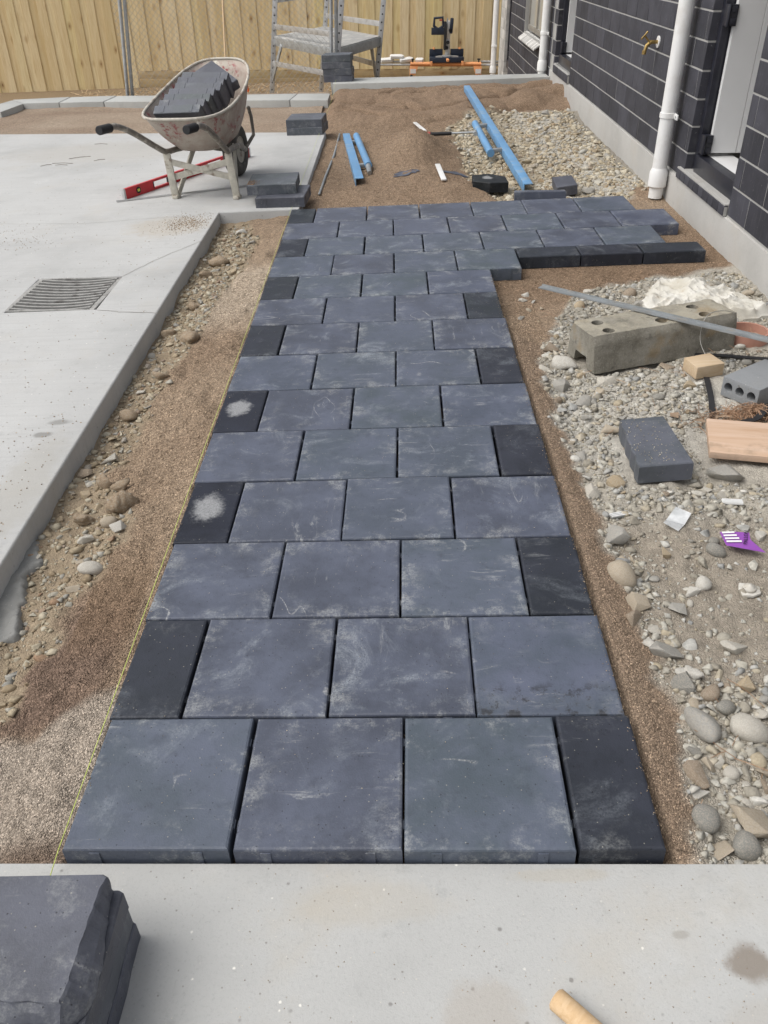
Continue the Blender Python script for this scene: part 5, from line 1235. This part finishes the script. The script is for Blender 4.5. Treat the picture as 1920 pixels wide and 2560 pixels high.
def k_far(X, Y): s, gf = zones(X, Y); return (RNG.uniform(size=len(X)) < gf*1.1) & (X < 2.93)
X, Y = scat(6500, 1.35, 2.95, 5.7, 10.0, k_far); S = RNG.gamma(1.2, .009, len(X))+.005
chips('house_rubble', X, Y, np.minimum(S, .048), M['rub_f'], 'pale tan gravel bed between the sand and the house plinth', 'rubble')
# stones too many to pick apart singly, between the individual ones
CB = []
for k in range(12):
    me_ = stone_mesh('tmp', 900+k, 'r' if k % 4 == 3 else 'a', ico(2)); nv_ = len(me_.vertices); co = np.empty(nv_*3, np.float32); me_.vertices.foreach_get('co', co)
    CB.append((co.reshape(-1, 3)*np.array([1, .82, .55]), np.array([p.vertices[:] for p in me_.polygons]))); bpy.data.meshes.remove(me_)
def apart(X, Y, S, extra):
    keep = []; P_ = list(extra)
    for a, b, c in zip(X, Y, S):
        if all((a-p)**2+(b-q)**2 > (c*.85+r2*.8)**2 for p, q, r2 in P_): keep.append(True); P_.append((a, b, c))
        else: keep.append(False)
    return np.array(keep)
def k_r2(X, Y): return k_right(X, Y) & ((Y < .75) | (RNG.uniform(size=len(X)) < .4))
X, Y = scat(1500, 1.5, 2.9, -.02, 3.9, k_r2, 1.5); S = RNG.gamma(2.2, .0055, len(X))+.008; S = np.minimum(S, .030); k = apart(X, Y, S, UXY)
chips('cobbles', X[k], Y[k], S[k], M['rub_r'], 'grey and tan cobbles packed between the larger stones right of the path', 'rubble', .08, None, CB)
X, Y = scat(420, -.56, -.2, .4, 5.5, k_left, 1.3); S = RNG.gamma(2.2, .0045, len(X))+.007; k = apart(X, Y, S, UXY)
chips('trench_cobbles', X[k], Y[k], np.minimum(S[k], .026), M['rub_l'], 'tan cobbles along the trench beside the driveway', 'rubble', .06, None, CB)
X, Y = scat(700, 1.4, 2.92, 5.8, 9.9, k_far); S = RNG.gamma(2.2, .009, len(X))+.012; k = apart(X, Y, S, UXY)
chips('bed_cobbles', X[k], Y[k], np.minimum(S[k], .05), M['rub_f'], 'pale tan cobbles on the gravel bed by the house', 'rubble', .06, None, CB)
# coarse sand grains where the camera is close
OCT = [(np.array([(1, 0, 0), (-1, 0, 0), (0, .8, 0), (0, -.8, 0), (0, 0, .7), (0, 0, -.7)], float), np.array([(0,2,4),(2,1,4),(1,3,4),(3,0,4),(2,0,5),(1,2,5),(3,1,5),(0,3,5)]))]
def k_s(X, Y): s, gf = zones(X, Y); return (RNG.uniform(size=len(X)) < s)
X, Y = scat(26000, -.45, -.004, .015, 4.2, k_s, 1.7); S = RNG.uniform(.0016, .0034, len(X))*(1+.12*Y)
chips('sand_grains', X, Y, S, M['grain'], 'loose coarse sand grains along the left edge of the path', 'sand', .2, gcol(X, Y)*1.1, OCT)
X, Y = scat(15000, 1.405, 1.62, -.02, 3.6, k_s, 1.6); S = RNG.uniform(.0016, .0034, len(X))*(1+.12*Y)
chips('shoulder_sand', X, Y, S, M['grain'], 'loose coarse sand grains along the right edge of the path', 'sand', .2, gcol(X, Y)*1.1, OCT)
def k_f2(X, Y): s, gf = zones(X, Y); return (RNG.uniform(size=len(X)) < s) & ((X > .1) | (Y > 9)) & ~((X > 1.38) & (X < 2.82) & (Y > 4.18) & (Y < 5.62))
X, Y = scat(16000, .1, 2.95, 3.6, 9.5, lambda X, Y: k_f2(X, Y) & ((Y > 5.62) | (X > 1.42))); S = RNG.uniform(.003, .006, len(X))
chips('bed_sand', X, Y, S, M['grain'], 'loose brown sand grains over the unfinished bed beyond the path', 'sand', .2, gcol(X, Y)*1.15, OCT)
# sand spilled on the driveway and on pavers
XX, YY = [], []
for cx, cy_, a, b, n in ((-.767, 5.32, .10, .12, 900), (-1.9, 5.0, .12, .12, 90), (-2.3, 5.3, .3, .1, 90), (-1.1, 4.5, .6, .8, 160), (-.9, 2.4, .3, .9, 160), (-.75, 1.7, .12, .4, 160), (-1.5, 7.5, 1.2, 1.2, 200)):
    XX.append(RNG.normal(cx, a, n)); YY.append(RNG.normal(cy_, b, n))
X, Y = np.concatenate(XX), np.concatenate(YY); k = (X < -.6) & ~((X > gx0-.02) & (X < gx1+.02) & (Y > gy0-.02) & (Y < gy1+.02)); X, Y = X[k], Y[k]
XE = np.concatenate([1.40-np.abs(RNG.normal(0, .012, 700)), np.abs(RNG.normal(0, .010, 450))]); YE = np.concatenate([RNG.uniform(.0, 3.9, 700), RNG.uniform(.1, 5.4, 450)])
chips('edge_sand', XE, YE, RNG.uniform(.0011, .0024, len(XE)), M['grain'], 'sand grains spilled onto the outer edges of the pavers', 'sand', .4, np.tile([.33, .25, .17], (len(XE), 1)), OCT, np.full(len(XE), .0005))
chips('spilled_sand', X, Y, RNG.uniform(.002, .0045, len(X)), M['grain'], 'sand spilled thinly over the concrete driveway', 'sand', .3, np.tile([.33, .24, .155], (len(X), 1)), OCT, np.zeros(len(X)))
X = np.concatenate([RNG.uniform(.3, 1.75, 300), RNG.normal(1.5, .12, 90)]); Y = np.concatenate([RNG.uniform(-.6, -.03, 300), RNG.normal(-.33, .08, 90)]); k = (Y < slab_edge(X)-.02) & ~((X < .45) & (Y < -.15)); X, Y = X[k], Y[k]
chips('slab_grit', X, Y, RNG.uniform(.0009, .002, len(X)), M['grain'], 'fine grit scattered on the near concrete slab', 'grit', .3, np.tile([.38, .31, .23], (len(X), 1)), OCT, np.full(len(X), -.041))
X = RNG.uniform(.02, 1.38, 420); Y = RNG.uniform(.02, 5.3, 420)
PGX, PGY = RNG.uniform(1.73, 1.92, 150), RNG.uniform(1.62, 1.96, 150)
chips('loose_paver_grit', PGX, PGY, RNG.uniform(.0015, .0035, 150), M['grain'], 'sand dusted over the dark broken paver on the rubble', 'grit', .4, np.tile([.48, .43, .34], (150, 1)), OCT, np.full(150, .0125))
chips('paver_grit', X, Y, RNG.uniform(.0009, .0019, len(X)), M['grain'], 'fine sand grains scattered on the laid pavers', 'grit', .4, np.tile([.42, .35, .25], (len(X), 1)), OCT, np.full(len(X), .0005))
X = np.clip(RNG.normal(-.33, .03, 260), -.352, -.2); Y = np.clip(RNG.normal(5.83, .05, 260), 5.765, 6.1)
chips('paver_sand', X, Y, RNG.uniform(.002, .004, len(X)), M['grain'], 'patch of sand on the upper paver of the pair at the driveway corner', 'sand', .3, np.tile([.27, .17, .10], (len(X), 1)), OCT, np.full(len(X), 2*T+.001))
# dry grass heap, straw and twigs
st_ = MB(); rg = random.Random(4)
for k in range(330):
    c = (rg.gauss(2.33, .10), rg.gauss(2.09, .055)); an = rg.uniform(0, 6.28); l_ = rg.uniform(.05, .16); z_ = gz(*c)+rg.uniform(.004, .055)*math.exp(-((c[0]-2.33)/.12)**2-((c[1]-2.09)/.08)**2)+.004
    p = [(c[0]+math.cos(an)*l_*t, c[1]+math.sin(an)*l_*t*.6, z_+.02*math.sin((t+.5)*3.14)+rg.gauss(0, .006)) for t in (-.5, -.1, .25, .5)]; st_.tube(p, .0013, 3, cap=False)
tag(st_.build('dry_grass', M['straw']), 'tangled heap of dry reddish grass beside the cored brick', 'dry grass', None, 'stuff')
lf_ = MB()
for k in range(26):
    c = (rg.gauss(2.27, .12), rg.gauss(2.05, .06)); an = rg.uniform(0, 6.28); s_ = rg.uniform(.015, .04); z_ = gz(*c)+rg.uniform(.01, .04)
    d = Vector((math.cos(an), math.sin(an), rg.gauss(0, .25))); e = Vector((-math.sin(an), math.cos(an), rg.gauss(0, .3))); c3 = Vector((*c, z_))
    lf_.add([c3-d*s_, c3+e*s_*.5+Vector((0, 0, .006)), c3+d*s_, c3-e*s_*.5+Vector((0, 0, .006))], [(0, 1, 2), (0, 2, 3)])
tag(lf_.build('dead_leaves', M['leaf']), 'brown dead leaves in and around the dry grass heap', 'leaves', None, 'stuff')
tw = MB()
for k in range(60):
    x, y = s_right(); an = rg.uniform(0, 6.28); l_ = rg.uniform(.04, .14); z_ = gz(x, y)+.014
    tw.tube([(x+math.cos(an)*l_*t, y+math.sin(an)*l_*t, z_+.008*math.sin(t*3.1)+rg.gauss(0, .003)) for t in (0, .4, .7, 1)], .0011, 3, cap=False)
tag(tw.build('straw', M['straw']), 'single dry straws scattered over the right-hand rubble', 'straw', None, 'stuff')
tg = MB()
for a, b in (((-2.69, 7.60), (-2.60, 7.66)), ((-2.61, 7.71), (-2.39, 7.67)), ((-2.55, 7.62), (-2.42, 7.60)), ((-2.45, 8.63), (-2.30, 8.60)), ((-2.5, 7.9), (-2.3, 7.98)), ((-2.2, 7.75), (-2.1, 7.8))): tg.tube([(*a, .003), ((a[0]+b[0])/2, (a[1]+b[1])/2+.015, .005), (*b, .003)], .0025, 4)
tag(tg.build('twigs', M['tube']), 'few dry twigs on the driveway left of the wheelbarrow', 'twigs', None, 'stuff')
# loose wire loop on the wheel stop
tag(MB().tube(spline([(2.33, 2.63, -.05), (2.30, 2.72, .03), (2.33, 2.78, .125), (2.42, 2.84, .13), (2.52, 2.88, .10)]), .0018, 5).build('wire_loop', M['wire'], smooth=True), 'thin wire looped over the end of the concrete block', 'wire')
# straw on the low ground behind the kerb
gs = MB()
for k in range(700):
    x, y = rg.uniform(-6, 1), rg.uniform(15.5, 19.2); an = rg.uniform(0, 6.28); l_ = rg.uniform(.06, .2); gs.bar((x, y, GZ+.01), (x+math.cos(an)*l_, y+math.sin(an)*l_, GZ+rg.uniform(.01, .07)), .008, .006)
tag(gs.build('ground_litter', M['handle']), 'pale straw litter on the low ground before the timber fence', 'litter', None, 'stuff')
